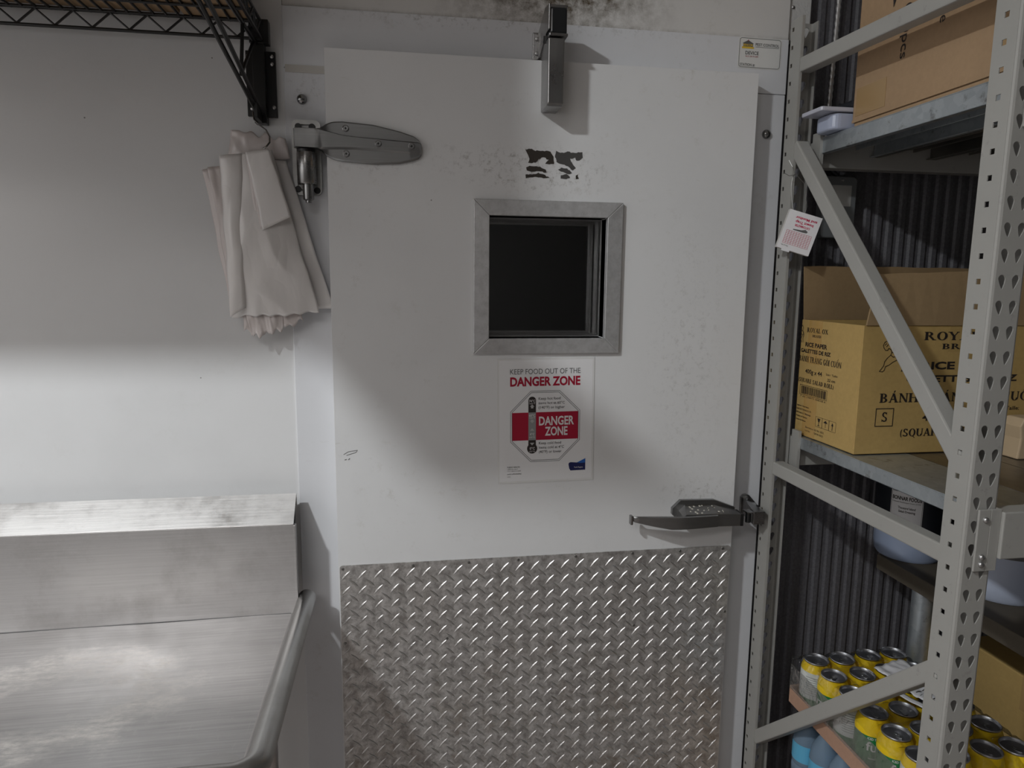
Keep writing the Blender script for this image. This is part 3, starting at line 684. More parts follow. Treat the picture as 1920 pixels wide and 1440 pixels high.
# raised side and front lips rising into the rolled rim
def lip(u, v):
    x = XE-.012+.010*v; z = ZD+.016*v*v; y = YB+(YFR+.010-YB)*u; return (x, y, z)
MB().grid(lip, 12, 4).build('side_lip', M_steel, SK, smooth=True)
def lip2(u, v):
    y = YFR+.012-.010*v; z = ZD-.010+.010*u+.018*v*v; x = XL+(XE-.010-XL)*u; return (x, y, z)
MB().grid(lip2, 12, 4).build('front_lip', M_steel, SK, smooth=True)
R_ = .0195; zc = .8265; xr = -.2165
path = [(xr, -.012, zc), (xr, -.10, zc), (xr, -.30, zc)]+[(xr-.035+.035*math.cos(t), YFR+.02-.035*math.sin(t), zc) for t in [PI/2*k/8 for k in range(9)]]+[(-.6, YFR-.015, zc), (XL, YFR-.015, zc-.006)]
MB().tube([(xr, -.008, zc)]+path, [.006]+[R_]*len(path), 20).build('rolled_rim', brushed('rim_stainless', (.46, .455, .445), .30, (60, 6, 60), .08), SK, smooth=True, angle=60)
# end of the backsplash: black sheet drawn as the shade in its open back
MB().add([(XE-.004, .020, 1.04), (XE-.004, .018, 1.05), (XE-.006, YB+.004, 1.0), (XE-.006, YB+.004, .80), (XE-.004, .020, .80)], [(0, 1, 2, 3, 4)]).build('end_shade_sheet', M_black, SK)
MB().box((XE-.0012, YB-.001, .81), (XE+.004, YB+.012, 1.004)).build('end_flange', M_steel, SK, bev=.0008)
for x in (-.30, -1.65):
    for y in (-.08, -.52): MB().tube([(x, y, 0.02), (x, y, .78)], .02, 14).build('leg', M_steel, SK, smooth=True)
mb = MB().box((XL, -.54, .74), (XE-.03, -.50, .785)).box((XL, -.10, .74), (XE-.03, -.06, .785)); mb.build('under_frame', M_steel, SK)

# ------------------------------------------------------------------ black wire wall shelf
WS = thing('wire_wall_shelf', (-.7, .05, 1.85), 'black wire shelf with wall bracket above the drainboard', 'shelf')
xa, xb, ya, yf = -1.72, -.272, .022, -.60
zt, zb = 2.039, 2.006
for y, nm in ((ya, 'back_rail'), (yf, 'front_rail')):
    MB().tube([(xa, y, zt), (xb, y, zt)], .0036, 8).tube([(xa, y, zb), (xb, y, zb)], .0034, 8).build(nm, M_black, WS, smooth=True)
    mb = MB(); pts = []; x = xb-.012; k = 0
    while x > xa: pts.append((x, y, zt-.002 if k % 2 == 0 else zb+.002)); x -= .0335; k += 1
    mb.tube(pts, .0027, 6).build('truss_zigzag', M_black, WS, smooth=True)
for x in (xb, xa):
    MB().tube([(x, ya, zt), (x, yf, zt)], .0036, 8).tube([(x, ya, zb), (x, yf, zb)], .0034, 8).build('side_rail', M_black, WS, smooth=True)
mb = MB(); pts = []; y = ya-.01; k = 0
while y > yf: pts.append((xb, y, zt-.002 if k % 2 == 0 else zb+.002)); y -= .034; k += 1
mb.tube(pts, .0027, 6).build('side_zigzag', M_black, WS)
mb = MB(); x = xb-.012
while x > xa: mb.tube([(x, ya+.008, zt+.001), (x, yf, zt+.001)], .0027, 6); x -= .0235
mb.build('deck_wires', M_black, WS, smooth=True, kind='stuff')
for y in (-.045, -.15, -.30): MB().tube([(xa, y, zt-.001), (xb, y, zt-.001)], .003, 8).build('cross_rail', M_black, WS)
# wall post and bracket plates
for bx, main in ((-.281, True), (-1.69, False)):
    MB().box((bx-.012, .0545, 1.845), (bx+.012, .030, 2.046)).build('wall_post', M_black, WS, bev=.001)
    bp = MB().box((bx-.028, .0545, 1.861), (bx+.031, .046, 1.990)).build('bracket_plate', M_black, WS, bev=.001)
    for (dx, z) in ((-.022, 1.979), (.024, 1.980), (.024, 1.965), (.025, 1.880), (-.018, 1.876), (.006, 1.872)):
        MB().lathe([(.0042, 0), (.0038, .003), (.002, .0045), (0, .005)], (bx+dx, .046, z), (0, -1, 0), 12).build('bracket_screw', M_alu, bp, smooth=True)
    dxs = -.034
    MB().box((bx-.003, .032, 1.846), (bx+.003, -.02, 1.876)).build('gusset', M_black, WS)
    for s in (0, .014):
        MB().tube([(bx-.002+s*.4, .03, 1.856+s*.6), (bx+dxs*.55+s, -.22, 1.930), (bx+dxs+s, -.445, 2.000)], .0042, 8).build('diagonal_rod', M_black, WS, smooth=True)
    MB().tube([(bx-.004, -.085, 2.006), (bx-.008, -.098, 1.905), (bx-.004, .020, 2.004)], .0036, 8).build('v_strut', M_black, WS, smooth=True)
    MB().tube([(bx-.004, .03, 2.000), (bx-.01, yf, 2.000)], .0042, 8).build('arm_rod', M_black, WS, smooth=True)
    MB().box((bx-.016, .05, 2.0), (bx+.022, .028, 2.046)).build('shelf_socket', M_black, WS, bev=.001)

# cardboard on the shelf; unseen extents shaped to cast the shadow on the door
def carton(name, a, b, m, label, rot=0, flaps=True, tape=True):
    c = ((a[0]+b[0])/2, (a[1]+b[1])/2, a[2])
    T_ = thing(name, c, label, 'box')
    MB().box(a, b).build('carton', m, T_, bev=.003)
    if tape:
        MB().box((a[0]-.0006, c[1]-.025, b[2]-.08), (b[0]+.0006, c[1]+.025, b[2]+.0006)).build('tape', M_tape, T_)
    return T_
carton('shelf_carton', (-.745, -.73, 2.0462), (-.425, .030, 2.62), M_card, 'tall tan cardboard carton near the right end of the black wire shelf')
carton('shelf_carton', (-.418, -.43, 2.0425), (-.292, .030, 2.24), M_card, 'narrow tan carton at the very right end of the black wire shelf')
carton('shelf_carton', (-1.62, -.73, 2.0425), (-.765, .030, 2.56), M_card, 'wide tan carton added further left on the black wire shelf to shade the wall')
tag(MB().box((-.722, -.92, 2.0425), (-.450, -.02, 2.0458)).build('added_shade_sheet', M_card), 'flat cardboard sheet added under the right shelf carton, poking out to shade the door', 'cardboard')  # sheet added for its out-of-view overhang, which casts the diagonal door shadow

# ------------------------------------------------------------------ hook and plastic bags
hp_ = [(-.291, .044, 1.872), (-.291, .020, 1.874), (-.291, .006, 1.862), (-.288, .000, 1.845), (-.277, -.004, 1.834), (-.264, -.010, 1.824), (-.257, -.014, 1.811), (-.257, -.017, 1.799), (-.264, -.018, 1.790), (-.270, -.016, 1.787)]
sm = []
for i in range(len(hp_)-1):
    for q in range(4):
        a, b = Vector(hp_[i]), Vector(hp_[i+1]); sm.append(a.lerp(b, q/4))
tag(MB().tube(sm+[Vector(hp_[-1])], .0017, 8).build('wire_hook', M_chrome, smooth=True), 'thin bent wire hook holding the plastic bags', 'hook')
BG = thing('plastic_bag_bundle', (-.27, .02, 1.44), 'bundle of thin white plastic bags hanging from a wire hook', 'bag')
def sheet(name, TLc, TRc, BLc, BRc, y, bulge, m, wr=.004, fr=14, seed=0, nu=26, nv=40, thick=.0008, edge=None, curlL=0, curlR=0, botjag=0, topjag=0):
    TLc, TRc, BLc, BRc = map(Vector, (TLc, TRc, BLc, BRc))
    def fn(u, v):
        p = TLc.lerp(TRc, u).lerp(BLc.lerp(BRc, u), v)
        x, z = p.x, p.y
        yy = y-bulge*math.sin(PI*min(1, u*1.0))**.7*math.sin(PI*(.12+.8*v))
        w_ = nz3(x*fr+seed, z*fr*.35, seed)*wr*(.4+v)+nz3(x*fr*3+seed, z*fr*1.1, seed+4)*wr*.45
        rd = (abs(nz3(x*13+seed*3+z*4, z*7, seed+7))-.22)*wr*1.5
        yy += w_+rd+curlL*max(0, .25-u)**2*16+curlR*max(0, u-.75)**2*16
        if botjag: z += nz3(u*9+seed, 3.3, seed)*botjag*max(0, v-.85)/.15
        if topjag: z += nz3(u*7+seed, 8.1, seed)*topjag*max(0, .15-v)/.15
        x += nz3(seed, z*18, 2.2)*.0035
        return (x, yy, z)
    o = MB().grid(fn, nu, nv).build(name, m, BG, smooth=True, solid=thick, angle=False); return o
sheet('bag_layer', (-.340, 1.830), (-.233, 1.815), (-.352, 1.762), (-.225, 1.776), .030, .010, M_bag2, .008, 24, 1, 24, 14, topjag=.012)
sheet('bag_layer', (-.400, 1.748), (-.356, 1.757), (-.352, 1.446), (-.300, 1.446), .028, .004, M_bag2, .005, 22, 2)
sheet('bag_layer', (-.386, 1.752), (-.345, 1.757), (-.350, 1.450), (-.290, 1.444), .021, .004, M_bag2, .006, 25, 8)
sheet('bag_layer', (-.300, 1.775), (-.232, 1.77), (-.32, 1.462), (-.146, 1.466), .026, .006, M_bag, .004, 15, 3)
sheet('bag_layer', (-.330, 1.53), (-.22, 1.53), (-.332, 1.416), (-.208, 1.434), .016, .005, M_bag2, .005, 55, 5, 40, 16, botjag=.018)
sheet('bag_layer', (-.335, 1.53), (-.24, 1.53), (-.315, 1.410), (-.250, 1.424), .012, .005, M_bag2, .005, 55, 6, 40, 16, botjag=.014)
sheet('bag_layer', (-.357, 1.771), (-.259, 1.789), (-.353, 1.447), (-.172, 1.459), .008, .020, M_bag, .007, 9, 4, 50, 70, botjag=.006, curlL=.010)
sheet('bag_layer', (-.357, 1.772), (-.304, 1.779), (-.352, 1.449), (-.318, 1.47), -.004, .010, M_bag, .003, 10, 9, 16, 40, curlR=.022)
for q in range(3):
    sheet('folded_handle', (-.306+q*.001, 1.779), (-.2625+q*.002, 1.788-q*.001), (-.288+q*.006, 1.632-q*.003), (-.229+q*.004, 1.662-q*.004), -.0135-q*.0016, .002, M_bag2 if q < 2 else M_bag, .0012, 12, 7+q, 14, 22)

# ------------------------------------------------------------------ storage rack
RK = thing('storage_rack', (1.5, -.3, 0), 'tall grey steel storage rack with perforated posts right of the cooler door', 'shelf rack')
PXL, PXR = .868, .920; PITCH = .0381
YN, YFAR = -.606, .010
def holecell(mb, f, a0, a1, z0, z1, hole):
    """rectangle with a hole: f(a,z) -> 3-D; hole = closed outline, counter-clockwise from the right"""
    n = len(hole); cx = sum(h[0] for h in hole)/n; cz = sum(h[1] for h in hole)/n; out = []
    for (ha, hz) in hole:
        d = Vector((ha-cx, hz-cz)); d.normalize()
        t = min(((a1-cx)/d.x if d.x > 1e-6 else (a0-cx)/d.x if d.x < -1e-6 else 9), ((z1-cz)/d.y if d.y > 1e-6 else (z0-cz)/d.y if d.y < -1e-6 else 9))
        out.append((cx+d.x*t, cz+d.y*t))
    # snap nearest outline points to the four corners so that cells close up
    for c in ((a0, z0), (a1, z0), (a1, z1), (a0, z1)):
        i = min(range(n), key=lambda k: (out[k][0]-c[0])**2+(out[k][1]-c[1])**2); out[i] = c
    mb.add([f(a, z) for a, z in out]+[f(a, z) for a, z in hole], [(i, (i+1) % n, (i+1) % n+n, i+n) for i in range(n)])
def sq(cx, cz, h): return [(cx+h, cz), (cx+h, cz+h), (cx, cz+h), (cx-h, cz+h), (cx-h, cz), (cx-h, cz-h), (cx, cz-h), (cx+h, cz-h)]
def tear(cx, cz, lean):
    P = []
    for k in range(16):
        t = 2*PI*k/16; s_ = math.sin(t); r = .0063 if s_ >= 0 else .0063*(1-.5*(-s_))
        zz = cz+.0035+(.0068*s_ if s_ > 0 else .0150*s_); P.append((cx+r*math.cos(t)+lean*(zz-cz), zz))
    return P
def make_post(name, yweb, ydir, ztop, xl=PXL, z0=.005, hole=.0255, dr=.046):
    """ydir: direction from the web to the open side"""
    xr = xl+.052; d = .046; ch = .004; mb = MB(); z = ztop
    while z > z0+.01:
        zl = max(z0, z-PITCH); zc = z-PITCH/2
        if z-zl > PITCH*.9:
            for xx in (xl, xr):
                if xx == xr and dr < d: mb.add([(xx, yweb+ydir*ch, zl), (xx, yweb+ydir*dr, zl), (xx, yweb+ydir*dr, z), (xx, yweb+ydir*ch, z)], [(0, 1, 2, 3)]); continue
                holecell(mb, lambda a, q, xx=xx: (xx, yweb+ydir*a, q), ch, d, zl, z, sq(hole, zc, .0042))
            xm = (xl+xr)/2
            holecell(mb, lambda a, q: (a, yweb, q), xl+ch, xm, zl, z, tear(xl+.0148, zc, -.12))
            holecell(mb, lambda a, q: (a, yweb, q), xm, xr-ch, zl, z, tear(xr-.0148, zc, .12))
        else:
            mb.add([(xl, yweb+ydir*d, zl), (xl, yweb+ydir*ch, zl), (xl+ch, yweb, zl), (xr-ch, yweb, zl), (xr, yweb+ydir*ch, zl), (xr, yweb+ydir*d, zl)]+
                   [(xl, yweb+ydir*d, z), (xl, yweb+ydir*ch, z), (xl+ch, yweb, z), (xr-ch, yweb, z), (xr, yweb+ydir*ch, z), (xr, yweb+ydir*d, z)], [(i, i+1, i+7, i+6) for i in (0, 2, 4)])
        for (xa_, xb_) in ((xl, xl+ch), (xr, xr-ch)):
            xm_ = xa_+(xb_-xa_)*.29
            mb.add([(xa_, yweb+ydir*ch, zl), (xm_, yweb+ydir*ch*.29, zl), (xb_, yweb, zl), (xa_, yweb+ydir*ch, z), (xm_, yweb+ydir*ch*.29, z), (xb_, yweb, z)], [(0, 1, 4, 3), (1, 2, 5, 4)])
            s_ = 1 if xb_ > xa_ else -1       # return lip at the open side
            if s_ < 0 and dr < d: continue
            mb.add([(xa_, yweb+ydir*d, zl), (xa_+s_*.006, yweb+ydir*d, zl), (xa_+s_*.006, yweb+ydir*d, z), (xa_, yweb+ydir*d, z)], [(0, 1, 2, 3)])
        z = zl
    o = mb.build(name, M_rack, RK, solid=.0018)
    return o
# hole row phases read off the photograph
make_post('upright_post', YN, 1, 1.9165+PITCH*5.5)
make_post('upright_post', YFAR, -1, 2.0745+PITCH*.5+.012, hole=.0115, dr=.022)
for y, dr in ((YN, 1), (YFAR, -1)):
    MB().box((PXL-.004, y-.004 if dr > 0 else y-.05, 0), (PXR+.012, y+.05 if dr > 0 else y+.004, .005)).build('foot_plate', M_rack, RK)
def brace(a, b, h=.031, w=.030):
    return MB().bar(a, b, w, h, (1, 0, 0)).build('brace', M_rack, RK, bev=.003)
XB = .8835
brace((XB, -.568, 1.094), (XB, -.030, 1.094))
brace((XB, -.560, 1.985), (XB, -.030, 2.004))
brace((XB, -.030, 1.833), (XB, -.572, 1.255))
brace((XB, -.030, .388), (XB, -.572, .896))
for (y, z) in ((-.036, 2.0), (-.038, 1.83), (-.034, 1.1), (-.568, 1.09)):
    MB().lathe([(.004, 0), (.0035, .004), (0, .005)], (XB-.006, y, z), (-1, 0, 0), 6).build('weld_bead', mat('weld_white', (.7, .7, .68), .3, .6) if False else M_alu, RK)
def beam(y0, y1, z0, z1, nm='beam'):
    return MB().box((PXR+.004, y0, z0), (2.2, y1, z1)).build(nm, M_rack, RK, bev=.002)
def connector(yf_, z0, z1):
    c = MB().box((.884, yf_-.004, z0), (.905, yf_, z1)).box((.905, yf_-.004, z0), (.9215, yf_+.001, z1)).box((.9195, yf_-.004, z0), (.924, yf_+.03, z1)).build('beam_connector', M_rack, RK, bev=.001)
    for z in (z1-.016, z0+.024, z0+.012):
        MB().lathe([(.0048, 0), (.0045, .003), (.003, .0045), (0, .005)], (.8955, yf_-.004, z), (0, -1, 0), 14).build('rivet', M_alu, c, smooth=True)
beam(YN-.012, YN+.022, 1.103, 1.180); connector(YN-.003, 1.083, 1.184)
beam(-.028, .006, 1.096, 1.166)
MB().box((.9215, -.048, 1.09), (.929, -.02, 1.185)).build('beam_connector', M_rack, RK)
beam(YN-.012, YN+.022, 1.776, 1.846); connector(YN-.003, 1.756, 1.852)
beam(-.028, .006, 1.789, 1.845)
MB().box((.9215, -.050, 1.77), (.931, -.02, 1.862)).build('beam_connector', M_rack, RK)
def deckplanks(zt_, edge, n=8, x0=.928, w_=.145, g_=.0025, yA=YN+.023, yB=-.029):
    x = x0
    for k in range(n):
        mb = MB(); y0, y1 = yA, yB
        mb.box((x, y0, zt_-.002), (x+w_-g_, y1, zt_)).box((x, y0, zt_-edge), (x+.0018, y1, zt_-.002)).box((x+w_-g_-.0018, y0, zt_-edge), (x+w_-g_, y1, zt_-.002))
        mb.box((x+.045, y0, zt_-edge*.6), (x+.048, y1, zt_-.002)).box((x+.095, y0, zt_-edge*.6), (x+.098, y1, zt_-.002)).box((x, y0, zt_-edge), (x+.012, y1, zt_-edge+.0018)).box((x+w_-g_-.012, y0, zt_-edge), (x+w_-g_, y1, zt_-edge+.0018))
        mb.build('deck_plank', M_galv if k == 0 else M_deckp, RK, bev=.0006); x += w_
M_deckp = brushed('dusty_deck_steel', (.34, .325, .30), .4, (30, 6, 30), .05)
deckplanks(1.1705, .029)
deckplanks(1.8515, .036)
# far end frame of the rack, outside the picture
for y, dr in ((YN, 1), (YFAR, -1)):
    MB().box((2.19, min(y, y+dr*.046), .005), (2.242, max(y, y+dr*.046), 2.1)).build('upright_post', M_rack, RK)

# ------------------------------------------------------------------ insect trap card
TP = thing('insect_trap', (.875, -.066, 1.60), 'white insect trap card with red print hanging tilted from the far rack post', 'trap')
c0 = [Vector((.861, 0, 1.693)), Vector((.929, 0, 1.669)), Vector((.890, 0, 1.593)), Vector((.820, 0, 1.611))]
ex = ((c0[1]-c0[0])+(c0[2]-c0[3])); ex.normalize(); ez = ((c0[0]-c0[3])+(c0[1]-c0[2])); ez = (ez-ex*ez.dot(ex)); ez.normalize()
cc = sum(c0, Vector())/4; W_, H_ = .073, .086
TO = cc+Vector((0, -.066, 0))-ex*W_/2-ez*H_/2
# the front panel leans: it faces slightly to the left
yaw = Matrix.Rotation(math.radians(-16), 3, 'Z'); ex = yaw @ ex; ez = yaw @ ez; ny = ex.cross(ez)
TO = cc+Vector((0, -.069, 0))-ex*W_/2-ez*H_/2
mb = MB().prism([(0, 0), (W_, 0), (W_, H_), (0, H_)], TO, ex, ez, -ny, .0007); mb.build('front_panel', mat('trap_card', (.78, .77, .78), .5), TP)
mb = MB().prism([(0, 0), (W_, 0), (W_, H_), (0, H_)], TO-ny*.014, ex, ez, -ny, .0007).prism([(0, 0), (.0007, 0), (.0007, H_), (0, H_)], TO-ny*.0007, ex, ez, -ny, .0133).prism([(W_-.0007, 0), (W_, 0), (W_, H_), (W_-.0007, H_)], TO-ny*.0007, ex, ez, -ny, .0133); mb.build('trap_body', mat('trap_card_back', (.62, .60, .57), .6), TP)
MB().prism([(.012, 0), (.03, 0), (.03, .004), (.012, .004)], TO+ny*.0002, ex, -ez, -ny, .001).build('tab', M_white, TP)
U_ = -ex; V_ = -ez; O_ = TO+ex*W_+ez*H_       # the print is upside down
mb = MB()
mb.text('Insect Trap', O_+U_*.013+V_*.0195, U_, V_, .040, .0056, bold=.03); mb.text('and Monitor', O_+U_*.008+V_*.0105, U_, V_, .048, .0056, bold=.03)
mb.text('CATCHMASTER', O_+U_*.018+V_*.0275, U_, V_, .034, .0048, bold=.03)
for k in range(9): mb.flat([(.008, .044+k*.0036), (.064, .044+k*.0036), (.064, .0445+k*.0036), (.008, .0445+k*.0036)], O_, U_, V_)
for k in range(11): mb.flat([(.008+k*.0056, .044), (.0085+k*.0056, .044), (.0085+k*.0056, .073), (.008+k*.0056, .073)], O_, U_, V_, .0005)
mb.build('red_lettering', mat('pinkish_red_ink', (.55, .02, .09), .5), TP, kind='stuff')
mb = MB(); mb.text('Placed By:', O_+U_*.05+V_*.0765, U_, V_, .016, .0028); mb.flat([(.02, .037), (.026, .034), (.034, .037), (.052, .039), (.052, .041), (.03, .041), (.022, .0405)], O_, U_, V_, .0007)
mb.build('grey_lettering', M_inkgrey, TP, kind='stuff')
wp = [(.862, -.060, 1.692), (.858, -.056, 1.72), (.857, -.054, 1.745), (.860, -.052, 1.762), (.866, -.05, 1.77), (.859, -.05, 1.785), (.853, -.044, 1.80)]
wpts = [Vector(a).lerp(Vector(b), q/4) for a, b in zip(wp, wp[1:]) for q in range(4)]+[Vector(wp[-1])]
MB().tube(wpts, .0006, 5).tube([(.866, -.052, 1.768), (.850, -.054, 1.765), (.836, -.058, 1.770)], .0006, 5).tube([(.866, -.05, 1.772), (.890, -.05, 1.75), (.9, -.05, 1.70), (.89, -.055, 1.67)], .0006, 5).build('hanging_wire', M_wire, TP)

# ------------------------------------------------------------------ upper carton and tub
UC = thing('tall_carton', (1.12, -.33, 1.853), 'big kraft cardboard carton printed pcs on the top rack shelf', 'box')
MB().box((.940, -.570, 1.862), (1.36, -.128, 2.30)).build('carton', M_card, UC, bev=.006, seg=3)
MB().box((.941, -.562, 1.853), (1.355, -.136, 1.8625)).build('bottom_flap', M_card, UC, bev=.003)
mb = MB(); mb.prism([(-.565, 1.863), (-.132, 1.863), (-.132, 1.8685), (-.30, 1.8705), (-.565, 1.8665)], (.9395, 0, 0), (0, 1, 0), (0, 0, 1), (-1, 0, 0), .0012).build('bottom_fold', M_card, UC)
M_ktape = mat('kraft_tape', (.36, .235, .11), .22)
for a, b in (((.9392, -.36, 2.20), (.9398, -.30, 2.30)), ((.9392, -.566, 1.895), (.9398, -.49, 1.935)), ((.9392, -.23, 1.875), (.9398, -.14, 1.93))): MB().box(a, b).build('tape', M_ktape, UC)
mb = MB(); e1 = Vector((0, 0, -1)); e2 = Vector((0, -1, 0))   # lettering turned to read downwards
mb.text('1000pcs', (.9393, -.276, 2.052), (0, 0, -1), (0, -1, 0), .108, .0150, bold=.004) if False else None
ex_, ey_ = Vector((0, 0.03, -1)).normalized(), Vector((0, -1, -.03)).normalized()
def dtext(s, y, z, w_, h): 
    vs, fs, bb = text_mesh(s, .002); sx = w_/(bb[2]-bb[0]); sy = h/.73
    mb.add([Vector((.9391, y, z))+ex_*((a-bb[0])*sx)+Vector((0, -1, -.03)).normalized()*(b*sy) for a, b in vs], fs)
dtext('D', -.312, 2.040, .016, .022); dtext('1000pcs', -.266, 2.060, .108, .0205); dtext('Noodle', -.361, 2.068, .084, .0195)
mb.build('printed_lettering', M_ink, UC, kind='stuff')
mb = MB(); mb.flat([(0, .03), (.012, .035), (.02, .022), (.03, .03), (.026, .008), (.036, -.002), (.02, .004), (.008, -.02), (.004, .006)], (.9392, -.225, 2.075), (0, -1, 0), (0, 0, 1), .0003); mb.build('printed_star', M_ink, UC)
TB = thing('clear_tub', (.99, -.083, 1.853), 'clear bluish plastic tub with flat lid beside the kraft carton on the top shelf', 'container')
M_clearpl = mat('milky_clear_plastic', (.40, .44, .56), .25)
MB().prism(rrect(.902, -.122, 1.10, -.052, .018, 5), (0, 0, 1.853), (1, 0, 0), (0, 1, 0), (0, 0, 1), .034).build('tub', M_clearpl, TB, bev=.006, seg=3, fix=True)
MB().prism(rrect(.872, -.125, 1.11, -.048, .006, 3), (0, 0, 1.8885), (1, 0, 0), (0, 1, 0), (0, 0, 1), .009).build('lid', mat('milky_lid', (.48, .49, .56), .3), TB, bev=.002, fix=True)
carton('dark_tray', (.945, -.12, 1.8985), (1.10, -.05, 1.915), M_darkpl, 'flat black plastic tray lying on the clear tub', tape=False)

# ------------------------------------------------------------------ open yellow carton on the middle shelf
YC = thing('rice_paper_carton', (1.17, -.1, 1.172), 'open yellow cardboard carton of rice paper on the middle shelf', 'box')
BX0, BX1, BY0, BY1, BZ0, BZ1 = .940, 1.415, -.225, .0, 1.173, 1.4455; th = .0045
mb = MB(); mb.box((BX0, BY0, BZ0), (BX1, BY0+th, BZ1)); mb.build('front_wall', M_yellow_card, YC, bev=.0012)
MB().box((BX0, BY0+th, BZ0), (BX0+th, BY1, BZ1)).build('left_wall', M_yellow_card, YC, bev=.0012)
MB().box((BX1-th, BY0+th, BZ0), (BX1, BY1, BZ1)).build('right_wall', M_yellow_card, YC)
MB().box((BX0+th, BY1-th, BZ0), (BX1-th, BY1, BZ1)).build('back_wall', M_yellow_card, YC)
MB().box((BX0+th, BY0+th, BZ0), (BX1-th, BY1-th, BZ0+th)).build('base', M_yellow_card, YC)
def flap(nm, a, b, c, d, t_, m):
    a, b, c, d = map(Vector, (a, b, c, d)); n_ = (b-a).cross(d-a).normalized()*t_; N = 12; vs = []
    for k in range(N+1):
        u = k/N; e = d.lerp(c, u); e.z += nz3(u*11, 4.4, a.y)*.0022
        vs += [a.lerp(b, u), e, e+n_, a.lerp(b, u)+n_]
    fs = [(k*4+j, k*4+(j+1) % 4, k*4+4+(j+1) % 4, k*4+4+j) for k in range(N) for j in range(4)]+[(0, 1, 2, 3), (N*4+3, N*4+2, N*4+1, N*4)]
    return MB().add(vs, fs).build(nm, m, YC, fix=True)
flap('front_flap', (BX0+.004, BY0+.001, BZ1), (BX1-.004, BY0+.001, BZ1), (BX1-.01, BY0-.012, BZ1+.122), (BX0+.030, BY0+.012, BZ1+.105), .004, M_yellow_inner)
flap('back_flap', (BX0+.002, BY1-.001, BZ1), (BX1-.004, BY1-.001, BZ1), (BX1-.004, BY1-.010, BZ1+.125), (BX0-.02, BY1-.022, BZ1+.125), .004, M_yellow_inner)
flap('left_flap', (BX0+.0045, BY0+.02, BZ1), (BX0+.0045, BY1-.006, BZ1), (BX0+.10, BY1-.008, BZ1-.055), (BX0+.10, BY0+.02, BZ1-.055), .004, M_yellow_inner)
mb = MB(); YFc = BY0-.0003
ft = lambda s, x, z, w_, h, b=0, al='L': mb.text(s, (x, YFc, z), (1, 0, 0), (0, 0, 1), w_, h, bold=b, align=al)
XC = 1.181
